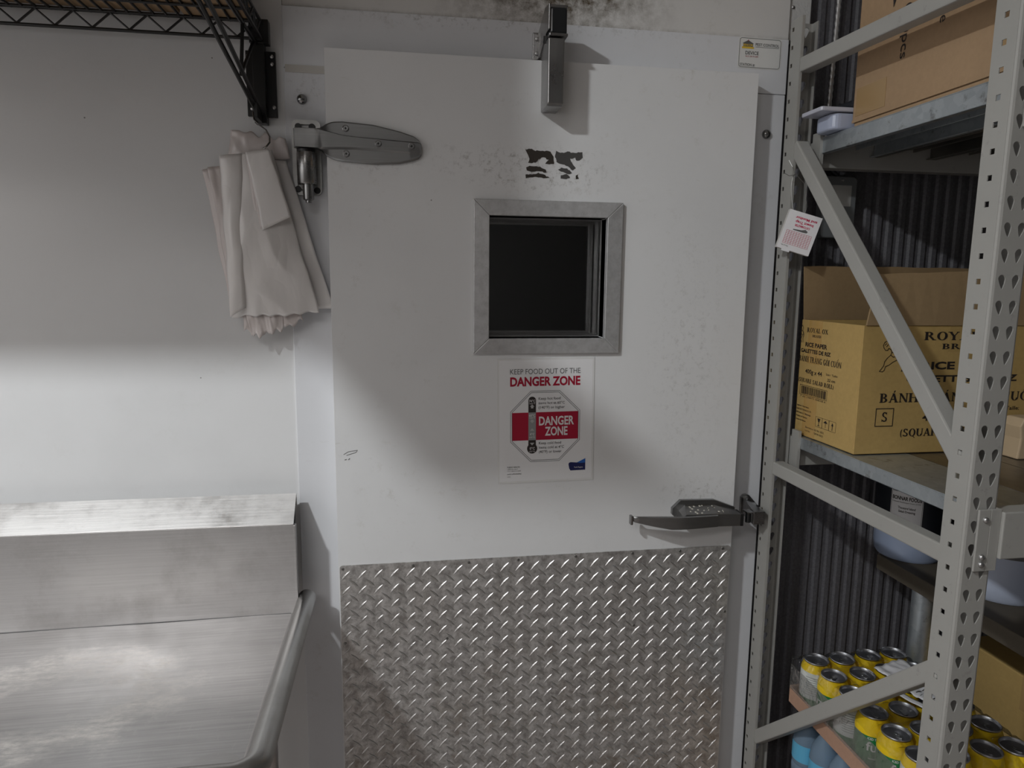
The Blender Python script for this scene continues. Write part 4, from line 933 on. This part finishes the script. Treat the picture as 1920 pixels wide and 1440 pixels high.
# ---- serif lettering built from stems, hairlines, bowls and slab serifs
def serif_glyph(ch):
    """polygons in a unit cap-height cell; returns (polys, advance)"""
    P = []; st_, hl, sf = .215, .095, .075
    R = lambda x0, y0, x1, y1: P.append([(x0, y0), (x1, y0), (x1, y1), (x0, y1)])
    def stem(x, y0=0, y1=1, w_=st_, top=True, bot=True):
        R(x-w_/2, y0, x+w_/2, y1)
        if bot: R(x-w_/2-.08, y0, x+w_/2+.08, y0+sf)
        if top: R(x-w_/2-.08, y1-sf, x+w_/2+.08, y1)
    def diag(x0, y0, x1, y1, w_): P.append([(x0-w_/2, y0), (x0+w_/2, y0), (x1+w_/2, y1), (x1-w_/2, y1)])
    def serifs(x, y, w_): R(x-w_/2-.07, y, x+w_/2+.07, y+sf)
    def arc(cx, cy, rx, ry, a0, a1, tx, ty, n=14):
        for k in range(n):
            a, b = math.radians(a0+(a1-a0)*k/n), math.radians(a0+(a1-a0)*(k+1)/n)
            q = [(cx+rx*math.cos(a), cy+ry*math.sin(a)), (cx+rx*math.cos(b), cy+ry*math.sin(b)), (cx+(rx-tx)*math.cos(b), cy+(ry-ty)*math.sin(b)), (cx+(rx-tx)*math.cos(a), cy+(ry-ty)*math.sin(a))]
            P.append(q)
    adv = .8
    if ch in 'ÁA':
        diag(.12, 0, .42, 1, hl); diag(.72, 0, .42, 1, st_); R(.22, .30, .62, .30+hl); serifs(.12, 0, hl); serifs(.72, 0, st_); adv = .92
    elif ch in 'BRPD':
        stem(.18); adv = .85
        if ch == 'D': arc(.26, .5, .5, .5, -90, 90, st_, sf); adv = .88
        else:
            arc(.30, .74, .36, .26, -90, 90, st_*.95, sf); R(.18, .48, .32, .48+sf); R(.18, 1-sf, .32, 1)
            if ch == 'B': arc(.30, .27, .42, .27, -90, 90, st_, sf); R(.18, 0, .32, sf)
            if ch == 'R': diag(.76, 0, .42, .5, st_); serifs(.78, 0, st_*.8); adv = .95
        if ch == 'D': R(.18, 0, .3, sf); R(.18, 1-sf, .3, 1)
    elif ch in 'OQỐ':
        arc(.45, .5, .42, .52, 0, 360, st_, sf, 22); adv = .92
        if ch == 'Q': diag(.80, -.22, .48, .08, .12)
    elif ch in 'CG':
        arc(.46, .5, .42, .52, 45, 315, st_, sf, 18); R(.70, .68, .76, .96); adv = .86
        if ch == 'G': stem(.70, 0, .42, st_, True, False); adv = .92
    elif ch == 'S':
        arc(.38, .745, .27, .27, 20, 270, st_*.8, sf*1.6); arc(.38, .255, .30, .27, -160, 90, st_*.8, sf*1.6); R(.58, .72, .63, 1); R(.07, 0, .12, .28); adv = .76
    elif ch == 'Y':
        diag(.45, .45, .14, 1, st_); diag(.45, .45, .76, 1, hl); R(.45-st_/2, 0, .45+st_/2, .47); serifs(.45, 0, st_); serifs(.14, 1-sf, st_); serifs(.76, 1-sf, hl); adv = .9
    elif ch == 'L': stem(.18); R(.18, 0, .66, sf); R(.61, 0, .67, .28); adv = .74
    elif ch == 'E': stem(.18); R(.18, 0, .64, sf); R(.18, 1-sf, .62, 1); R(.2, .48, .48, .48+sf); R(.60, 0, .66, .26); R(.57, .76, .63, 1); R(.45, .38, .5, .64); adv = .74
    elif ch == 'N': stem(.16, w_=hl); stem(.76, w_=hl, bot=False); diag(.76, 0, .16, 1, st_); adv = .94
    elif ch == 'H': stem(.18); stem(.74); R(.18, .48, .74, .48+sf); adv = .94
    elif ch == 'I' or ch == 'Ỏ' and False: stem(.18); adv = .4
    elif ch == 'U': R(.18-st_/2, .28, .18+st_/2, 1); serifs(.18, 1-sf, st_); R(.74-hl/2, .28, .74+hl/2, 1); serifs(.74, 1-sf, hl); arc(.435, .30, .34, .32, 180, 360, st_, sf); adv = .92
    elif ch == 'T': stem(.42, top=False); R(.06, 1-sf, .78, 1); R(.06, .74, .11, 1); R(.73, .74, .78, 1); adv = .84
    elif ch == 'X': diag(.76, 0, .16, 1, st_); diag(.16, 0, .74, 1, hl); [serifs(a, b, c) for a, b, c in ((.76, 0, st_), (.16, 0, hl), (.16, 1-sf, st_), (.74, 1-sf, hl))]; adv = .92
    elif ch == '(': arc(.46, .4, .38, .68, 130, 230, .12, .04, 10); adv = .34
    elif ch == ')': arc(-.12, .4, .38, .68, -50, 50, .12, .04, 10); adv = .34
    elif ch == ' ': adv = .42
    if ch == 'Á': P.append([(.40, 1.08), (.47, 1.08), (.62, 1.30), (.48, 1.30)])
    if ch == 'Ố':
        P.append([(.22, 1.08), (.30, 1.08), (.45, 1.20), (.45, 1.28)]); P.append([(.68, 1.08), (.60, 1.08), (.45, 1.20), (.45, 1.28)]); P.append([(.55, 1.26), (.62, 1.26), (.76, 1.45), (.62, 1.45)])
    return P, adv
def serif(mb, s, o, ex, ey, w_, h, lift=.0004):
    x = 0; polys = []
    for ch in s:
        base = 'O' if ch == 'Ỏ' else ch
        P, a = serif_glyph(base); polys += [[(p[0]+x, p[1]) for p in q] for q in P]
        if ch == 'Ỏ': polys.append([(x+.40, 1.1), (x+.50, 1.12), (x+.54, 1.28), (x+.40, 1.32), (x+.40, 1.25), (x+.46, 1.22)])
        x += a
    o, ex, ey = Vector(o), Vector(ex), Vector(ey)
    for i, q in enumerate(polys): mb.flat([(p[0]*w_/x, p[1]*h) for p in q], o, ex, ey, lift+(i % 5)*.00001)
fs_ = lambda s, x, z, w_, h: serif(mb, s, (x, YFc, z), (1, 0, 0), (0, 0, 1), w_, h)
fs_('ROYAL OX', 1.0805, 1.415, .201, .0175); fs_('BRAND', 1.1245, 1.396, .113, .0115)
ft('RICE PAPER', 1.0795, 1.3535, .203, .0160, .035); ft('GALETTES DE RIZ', 1.0475, 1.3265, .267, .0140, .035)
fs_('BÁNH TRÁNG GỎI CUỐN', .9895, 1.2835, .383, .0195)
ft('400g x 44', 1.094, 1.2425, .118, .0165, .012); ft('Size / Taille:', 1.262, 1.2625, .066, .0088, .01); ft('22 cm', 1.268, 1.2425, .041, .0100, .02)
fs_('(SQUARE SALAD ROLL)', 1.0435, 1.2095, .275, .0165)
fs_('S', .9965, 1.2425, .016, .0205)
mb.ring([(.983, 1.232), (1.0255, 1.232), (1.0255, 1.2715), (.983, 1.2715)], [(.9848, 1.2338), (1.0237, 1.2338), (1.0237, 1.2697), (.9848, 1.2697)], (0, YFc, 0), (1, 0, 0), (0, 0, 1))
def stroke(pts, r=.0007):
    n = len(pts)
    for a, b in zip(pts, pts[1:]):
        a, b = Vector(a), Vector(b); d = (b-a); 
        if d.length < 1e-6: continue
        q = Vector((-d.y, d.x)).normalized()*r; d = d.normalized()*r
        mb.flat([tuple(a-d-q), tuple(b+d-q), tuple(b+d+q), tuple(a-d+q)], *PL)
PL = ((0, YFc, 0), (1, 0, 0), (0, 0, 1))
# printed line drawing of a lunging ox figure
stroke([(.989,1.399),(.987,1.404),(.990,1.411),(.997,1.414),(1.004,1.411),(1.012,1.409),(1.020,1.411),(1.027,1.404),(1.034,1.400)]); stroke([(.989,1.399),(.993,1.394),(.998,1.394),(1.000,1.398),(1.005,1.396),(1.008,1.390),(1.006,1.384)])
stroke([(1.006,1.384),(1.012,1.380),(1.020,1.381),(1.028,1.383)]); stroke([(1.012,1.409),(1.010,1.402),(1.016,1.398),(1.022,1.401)]); stroke([(1.008,1.390),(1.016,1.388),(1.024,1.391),(1.032,1.389)])
stroke([(1.006,1.384),(.999,1.378),(.993,1.370),(.992,1.362),(.987,1.355),(.983,1.350),(.990,1.349),(.994,1.352),(.996,1.360),(1.004,1.363),(1.012,1.369),(1.022,1.374),(1.032,1.373)])
stroke([(.991,1.405),(.994,1.408)]); stroke([(.995,1.402),(.998,1.406)]); stroke([(1.001,1.406),(1.004,1.403)]); stroke([(1.030,1.362),(1.036,1.356),(1.034,1.350),(1.041,1.351)])
mb.build('printed_front', M_ink, YC, kind='stuff')
# left end print (the face looks towards -x; text runs towards -y)
mb = MB(); XF = BX0-.0003; EX, EZ = Vector((0, -1, 0)), Vector((0, 0, 1))
PL = ((XF, 0, 0), EX, EZ)
lt = lambda s, y, z, w_, h, b=0: mb.text(s, (XF, y, z), EX, EZ, w_, h, bold=b)
ls = lambda s, y, z, w_, h: serif(mb, s, (XF, y, z), EX, EZ, w_, h)
ls('ROYAL OX', -.024, 1.4175, .081, .0105); ls('BRAND', -.047, 1.407, .034, .006)
lt('RICE PAPER', -.021, 1.384, .085, .0100, .035); lt('GALETTES DE RIZ', -.004, 1.3695, .117, .0088, .035)
ls('BÁNH TRÁNG GỎI CUỐN', .0, 1.348, .162, .0130)
lt('400g x 44', -.028, 1.3215, .066, .0105, .012); lt('Size / Taille:', -.109, 1.3265, .043, .0050); lt('22 cm', -.116, 1.3135, .028, .0065, .01)
ls('(SQUARE SALAD ROLL)', -.002, 1.299, .139, .0098)
mb.ring([(.011, 1.2925), (.119, 1.2925), (.119, 1.269), (.011, 1.269)], [(.0118, 1.2917), (.1182, 1.2917), (.1182, 1.2698), (.0118, 1.2698)], *PL)
random.seed(11); y = .017
while y < .113:
    w_ = random.choice((.0008, .0012, .0018, .0024)); mb.flat([(y, 1.2715), (y+w_, 1.2715), (y+w_, 1.290), (y, 1.290)], *PL); y += w_+random.choice((.0008, .0012, .0020))
lt('7 66 24873 00018 6', -.015, 1.2635, .10, .0042)
for k in range(3):
    a = .083+k*.0255; mb.ring([(a, 1.2045), (a+.0255, 1.2045), (a+.0255, 1.228), (a, 1.228)], [(a+.0006, 1.2051), (a+.0249, 1.2051), (a+.0249, 1.2274), (a+.0006, 1.2274)], *PL)
    c_ = a+.01275
    if k == 0: mb.flat([(c_-.006, 1.2245), (c_+.006, 1.2245), (c_+.002, 1.2165), (c_-.002, 1.2165)], *PL); mb.flat([(c_-.0008, 1.209), (c_+.0008, 1.209), (c_+.0008, 1.217), (c_-.0008, 1.217)], *PL); mb.flat([(c_-.004, 1.2075), (c_+.004, 1.2075), (c_+.004, 1.209), (c_-.004, 1.209)], *PL)
    if k == 1: mb.flat([(c_-.008, 1.2185), (c_, 1.2245), (c_+.008, 1.2185)], *PL); mb.flat([(c_-.0006, 1.208), (c_+.0006, 1.208), (c_+.0006, 1.219), (c_-.0006, 1.219)], *PL)
    if k == 2: mb.flat([(c_-.004, 1.2175), (c_, 1.2245), (c_+.004, 1.2175)], *PL); mb.flat([(c_-.0009, 1.2075), (c_+.0009, 1.2075), (c_+.0009, 1.218), (c_-.0009, 1.218)], *PL)
for k, (a, w_) in enumerate(((.004, .05), (.002, .062), (.002, .060), (.004, .045), (.004, .04))):
    lt(('Importer / Importateur:', 'CHENG YAT TRADING CO. LTD.', '1900 Dundas St. E., Mississauga', 'Product of Vietnam', 'Produit du Vietnam')[k], -a, 1.240-k*.0085, w_, .0042, .01)
lt('Best Before: 20 / 06 / 2025', -.045, 1.193, .072, .0045); lt('Lot No.', -.045, 1.185, .02, .0045); lt('120 06 2022', -.08, 1.185, .035, .0045)
stroke([(.0, 1.428), (.004, 1.432), (.008, 1.427), (.006, 1.42), (.010, 1.412), (.004, 1.405), (.0, 1.398), (.006, 1.392)]); stroke([(.002, 1.42), (.009, 1.417), (.012, 1.409), (.008, 1.401), (.011, 1.393)]); stroke([(.0, 1.412), (.007, 1.410)])
mb.build('printed_end', M_ink, YC, kind='stuff')
M_gtape = mat('glossy_carton_tape', (.46, .29, .10), .15)
for a, b in (((XF-.0001, -.030, BZ1-.10), (XF+.0002, -.082, BZ1+.0002)), ((XF-.0001, -.03, BZ0), (XF+.0002, -.082, BZ0+.10))): MB().box(a, b).build('tape', M_gtape, YC)
mb = MB(); mb.box((1.14, BY0-.0002, BZ1-.055), (1.205, BY0+.0002, BZ1+.0002)).build('front_tape', mat('carton_tape_front', (.44, .30, .11), .2), YC)
# wooden block on the shelf at the picture's edge
tag(MB().prism([(1.262, 1.1715), (1.345, 1.1715), (1.345, 1.258), (1.270, 1.258), (1.262, 1.24), (1.266, 1.215)], (0, -.30, 0), (1, 0, 0), (0, 0, 1), (0, 1, 0), .045).build('wood_block', M_wood, bev=.003, fix=True), 'pale wooden block standing in front of the yellow carton at the right edge', 'wood')

# ------------------------------------------------------------------ lower table with tubs
TBL = thing('low_table', (1.55, -.3, 0), 'dark grimy board table with a galvanised leg under the middle shelf', 'table')
MB().box((1.19, -.60, .812), (1.95, -.005, .850)).build('table_top', M_board, TBL, bev=.002)
for (x, y) in ((1.215, -.14), (1.90, -.14), (1.90, -.56)):
    MB().tube([(x, y, .0), (x, y, .812)], .0235, 18).build('leg', M_galv, TBL, smooth=True)
def tub(x, y, r, h, label, rim, body, lidm, lidh=.03):
    T_ = thing('plastic_tub', (x, y, .851), label, 'tub')
    MB().lathe([(0, 0), (r*.90, 0), (r*.97, .008), (r, .03), (r*1.02, h), (0, h)], (x, y, .851), n=40).build('body', body, T_, smooth=True)
    MB().lathe([(0, lidh), (r*1.0, lidh), (r*1.06, lidh-.006), (r*1.06, 0), (r*1.03, 0)], (x, y, .851+h), n=40).build('lid', lidm, T_, smooth=True)
    return T_
t1 = tub(1.270, -.012, .080, .075, 'bluish tub with black upper half and a white foods label on the low table', .1, M_bluepl, M_darkpl, .16)
# label wraps the dark part, facing the viewer
mb = MB()
def wrap(x, y, r, a0):
    return lambda X, Y: None
ang0 = math.radians(222); rr = .0855
def cyl(X, Y, r=rr, z=.948): a = ang0+X/rr; return Vector((1.270+r*math.cos(a), -.012+r*math.sin(a), z+Y))
mb.grid(lambda u, v: cyl(-.036+.072*u, .085*v), 14, 2).build('label_sheet', M_white, t1, smooth=True)
mb = MB()
def lab(s, X, Y, w_, h, b=0): mb.text(s, (0, 0, 0), (1, 0, 0), (0, 0, 1), w_, h, bold=b, fit=lambda a, q: cyl(X+a, Y+q, rr+.0006))
lab('BONNAR FOODS', -.032, .062, .064, .0095, .03); lab('8 Automatic Road Brampton Ontario L6S 5N4', -.032, .055, .062, .0035); lab('Thousand Island', -.018, .040, .038, .006, .01); lab('Salad Dressing', -.016, .031, .036, .006, .01)
for a, b, c, d in ((-.0345, .002, .0345, .003), (-.0345, .082, .0345, .083), (-.0345, .002, -.0338, .083), (.0338, .002, .0345, .083)):
    mb.grid(lambda u, v: cyl(a+(c-a)*u, b+(d-b)*v, rr+.0005), 12, 1)
mb.build('label_print', M_ink, t1, kind='stuff')
tub(1.320, -.235, .090, .105, 'pale blue plastic tub on the low table behind the near rack post', .1, M_palepl, M_inkgrey, .08)
tub(1.475, -.455, .125, .13, 'large pale blue plastic tub at the right edge of the low table', .1, M_palepl, M_inkgrey, .06)

# ------------------------------------------------------------------ electrical box and conduit on the ribbed wall
EB = thing('electrical_box', (1.05, .07, 1.66), 'grey metal electrical switch box on the dark ribbed wall', 'electrical box')
M_ebox = mat('grey_box_enamel', (.16, .17, .175), .4)
MB().prism(rrect(1.002, 1.640, 1.090, 1.785, .012, 4), (0, .0785, 0), (1, 0, 0), (0, 0, 1), (0, -1, 0), .028).build('housing', M_ebox, EB, bev=.003, fix=True)
MB().prism(rrect(1.020, 1.715, 1.075, 1.764, .001, 1), (0, .0500, 0), (1, 0, 0), (0, 0, 1), (0, -1, 0), .0006).build('notice', mat('grey_notice', (.45, .45, .43), .5), EB)
for z in (1.776, 1.648): MB().lathe([(.004, 0), (.003, .003), (0, .004)], (1.05, .0505, z), (0, -1, 0), 10).build('cover_screw', M_alu, EB, smooth=True)
mb = MB(); N = 90; rs = []; pts = []
for k in range(N+1):
    z = 2.6-(.74*k/N); pts.append((1.022-.016*k/N, .062, z)); rs.append(.0058 if k % 2 else .0044)
cdt = MB().tube(pts, rs, 10).build('flexible_conduit', mat('bright_conduit', (.85, .85, .85), .3, .8)); tag(cdt, 'thin ribbed metal conduit running down the dark wall behind the rack', 'conduit')
cdt2 = tag(MB().tube([(1.012, .066, 1.84), (1.03, .066, 1.80), (1.045, .062, 1.7855)], .006, 10).build('cable_end', M_darkpl, smooth=True), 'short dark cable dropping into the grey electrical box', 'cable')

# ------------------------------------------------------------------ drink cans in a tray
TR = thing('can_tray', (1.035, -.325, .55), 'low cardboard tray holding the shrink-wrapped drink cans', 'tray')
CX0, CY0, CP, CZ = .938, -.160, .0662, .5505
tx0, tx1, ty0, ty1, tz0, tz1 = .9015, 1.1735, -.527, -.1235, .546, .586
MB().box((tx0, ty0, tz0), (tx1, ty1, tz0+.003)).build('base', M_card, TR)
M_traycard = cardboard('pinkish_kraft', (.44, .27, .19))
for a, b in (((tx0-.003, ty0, tz0), (tx0, ty1, tz1)), ((tx1, ty0, tz0), (tx1+.003, ty1, tz1)), ((tx0, ty0-.003, tz0), (tx1, ty0, tz1)), ((tx0, ty1, tz0), (tx1, ty1+.003, tz1))):
    MB().box(a, b).build('tray_wall', M_traycard, TR, bev=.001)
CAN = thing('drink_can', (0, 0, 0), 'x', 'can', 'yellow and green drink cans in the shrink-wrapped tray')
hh = .1205
MB().lathe([(0, .004), (.024, .004), (.026, 0), (.0285, .004), (.0325, .012), (.0325, .083)], (0, 0, 0), n=28, caps=False).build('body', M_green, CAN, smooth=True)
MB().lathe([(.0325, .0828), (.0327, .086), (.0325, .097), (.0315, .102), (.0285, .110), (.0268, .1155), (.0268, .1165)], (0, 0, 0), n=28, caps=False).build('shoulder', M_yel, CAN, smooth=True)
lid_ = MB().lathe([(.0262, .1165), (.0272, .1175), (.0274, .1195), (.0264, .1205), (.0252, .1195), (.0238, .1145), (.0225, .1142), (0, .1150)], (0, 0, 0), n=28, caps=False).build('lid', M_canlid, CAN, smooth=True)
MB().prism([(.007*math.cos(2*PI*k/12), -.004+.011*math.sin(2*PI*k/12)) for k in range(12)], (0, 0, .1152), (1, 0, 0), (0, 1, 0), (0, 0, 1), .0012).lathe([(.003, .0012), (.003, .002), (0, .0022)], (0, .0, .1152), n=8).build('pull_tab', M_alu, lid_)
mb = MB()
def canmap(r, a0, z0): return lambda X, Y: Vector((r*math.cos(a0+X/r), r*math.sin(a0+X/r), z0+Y))
mb.text('fuze', (0, 0, 0), (1, 0, 0), (0, 0, 1), .046, .0200, bold=.012, fit=canmap(.0331, math.radians(205), .052))
mb.text('ICED TEA', (0, 0, 0), (1, 0, 0), (0, 0, 1), .022, .0050, bold=.01, fit=canmap(.0331, math.radians(208), .076)); mb.text('lemon', (0, 0, 0), (1, 0, 0), (0, 0, 1), .020, .005, fit=canmap(.0331, math.radians(215), .034)); mb.build('can_lettering', M_whiteprint, CAN, kind='stuff')
CANW = thing('drink_can', (0, 0, 0), 'x', 'can', 'yellow and green drink cans in the shrink-wrapped tray')
MB().lathe([(0, .004), (.024, .004), (.026, 0), (.0285, .004), (.0325, .012), (.0325, .035)], (0, 0, 0), n=28, caps=False).build('body', M_green, CANW, smooth=True)
MB().lathe([(.0325, .0348), (.0327, .040), (.0325, .092), (.0321, .098)], (0, 0, 0), n=28, caps=False).build('print_panel', M_canwhite, CANW, smooth=True)
MB().lathe([(.0321, .098), (.0315, .102), (.0285, .110), (.0268, .1155), (.0268, .1165)], (0, 0, 0), n=28, caps=False).build('shoulder', M_yel, CANW, smooth=True)
copy_l = lid_.copy(); COL.objects.link(copy_l); copy_l.parent = CANW
for ch in lid_.children:
    c_ = ch.copy(); COL.objects.link(c_); c_.parent = copy_l
mb = MB()
for k in range(9): mb.grid(lambda u, v: canmap(.0329, math.radians(195), .045+k*.0052)(.05*u-(.008 if k % 3 == 1 else 0)*u, .0016*v), 10, 1)
mb.build('can_small_print', M_grey, CANW, kind='stuff')
order = ('rearmost', 'second from the back', 'third from the back', 'third from the front', 'second from the front', 'front')
cols = ('leftmost row', 'second row', 'third row', 'rightmost row')
wh = {(0, 0), (2, 0), (5, 0), (3, 1)}
first = {True: CANW, False: CAN}; used = {True: False, False: False}
rnd = random.Random(5)
for i in range(4):
    for j in range(6):
        k = (j, i) in wh; src = first[k]
        if not used[k]: o = src; used[k] = True
        else: o = copy_tree(src)
        o.location = (CX0+i*CP*1.0, CY0-j*CP, CZ); o.rotation_euler = (rnd.uniform(-.03, .03) if i else 0, rnd.uniform(-.03, .03) if i else 0, (rnd.uniform(-.35, .35) if (j, i) not in ((1, 0),) else -1.1))
        o['label'] = ('white-panelled' if k else 'green and yellow')+' can, '+order[j]+' in the '+cols[i]
# shrink film over the cans
FO = bpy.data.objects.new
def filmtop(u, v):
    x = tx0-.002+(tx1-tx0+.004)*u; y = ty0-.002+(ty1-ty0+.004)*v
    gx = ((x-CX0)/CP); gy = ((CY0-y)/CP); d = max(abs(gx-round(gx)), abs(gy-round(gy)))
    z = CZ+.1225-.010*max(0, d-.36)/.14+.002*nz3(x*40, y*40)
    e = min(u, 1-u, v, 1-v)
    if e < .05: z -= .016*(1-e/.05)
    return (x, y, z)
SW = thing('shrink_film', (1.035, -.325, .586), 'clear wrinkled shrink film stretched over the tray of cans', 'film')
MB().grid(filmtop, 44, 64).build('top_film', M_film, SW, smooth=True, angle=False)
def side(xx):
    return lambda u, v: (xx+.0015*nz3(u*20, v*6, xx)+(.003 if xx > 1 else -.003)*0, ty0+(ty1-ty0)*u, tz1-.004+(.06)*v)
MB().grid(side(tx0-.0035), 40, 10).build('side_film', M_film, SW, smooth=True, angle=False)
MB().grid(lambda u, v: (tx0+(tx1-tx0)*u, ty1+.0045+.0015*nz3(u*20, v*6, 5), tz1-.004+.075*v), 30, 10).build('back_film', M_film, SW, smooth=True, angle=False)
# loose printed film scrap lying on the cans
SC = thing('printed_film_scrap', (1.08, -.30, .675), 'crumpled piece of white printed film lying on the cans', 'film')
M_scrap = mat('white_film_print', (.70, .70, .72), .22)
def scr(u, v):
    p = Vector((1.030, -.232)).lerp(Vector((1.115, -.205)), u).lerp(Vector((1.055, -.400)).lerp(Vector((1.150, -.375)), u), v)
    return (p.x, p.y, CZ+.130+.004*nz3(u*5, v*7)+.003*nz3(u*13, v*15, 3)+.003)
MB().grid(scr, 16, 26).build('sheet', M_scrap, SC, smooth=True, solid=.0006)
mb = MB(); 
mb.text('fuze', (0, 0, 0), (1, 0, 0), (0, 1, 0), .052, .020, bold=.02, fit=lambda a, q: Vector(scr(min(1, .12+a/.105), max(0, .38-q/.17)))+Vector((0, 0, .0012)))
for k in range(7): mb.grid(lambda u, v: Vector(scr(.1+.8*u, .48+k*.06+v*.012))+Vector((0, 0, .0008)), 8, 1)
mb.build('scrap_print', M_ink, SC, kind='stuff')
def strip(u, v):
    p = Vector((1.000, -.285)).lerp(Vector((1.014, -.279)), u).lerp(Vector((1.052, -.415)).lerp(Vector((1.068, -.408)), u), v)
    return (p.x, p.y, CZ+.128+.003*nz3(v*5, 2.2))
MB().grid(strip, 3, 18).build('loose_strip', M_scrap, SC, smooth=True, solid=.0006)

# ------------------------------------------------------------------ water bottles below the tray
BO = thing('water_bottle', (0, 0, 0), 'x', 'bottle', 'blue tinted water bottles under the can tray')
MB().lathe([(0, 0), (.028, 0), (.0315, .006), (.0315, .03), (.0295, .035), (.0315, .04), (.0315, .055), (.0295, .06), (.0315, .065), (.0315, .12), (.027, .145), (.016, .165), (.0125, .172), (.0125, .18)], (0, 0, 0), n=24, caps=False).build('body', M_pet, BO, smooth=True)
MB().lathe([(.0319, .072), (.0319, .115)], (0, 0, 0), n=24, caps=False).build('label_band', M_capblue, BO, smooth=True)
MB().lathe([(.0145, .180), (.0145, .194), (0, .195)], (0, 0, 0), n=16).build('cap', M_whiteprint, BO, smooth=True)
bz0 = .350; fr = True
for i in range(4):
    for j in range(6):
        o = BO if fr else copy_tree(BO); fr = False
        o.location = (.932+i*.0665, -.158-j*.0665, bz0); o['label'] = 'blue water bottle under the tray, '+order[j]+' in the '+cols[i]
CS = carton('support_carton', (.895, -.56, 0), (1.17, -.10, .349), M_card, 'plain brown carton on the floor under the water bottles')
carton('orange_carton', (1.372, -.50, 0), (1.72, -.10, .66), M_yellow_card, 'orange-yellow carton under the low table behind the cans')
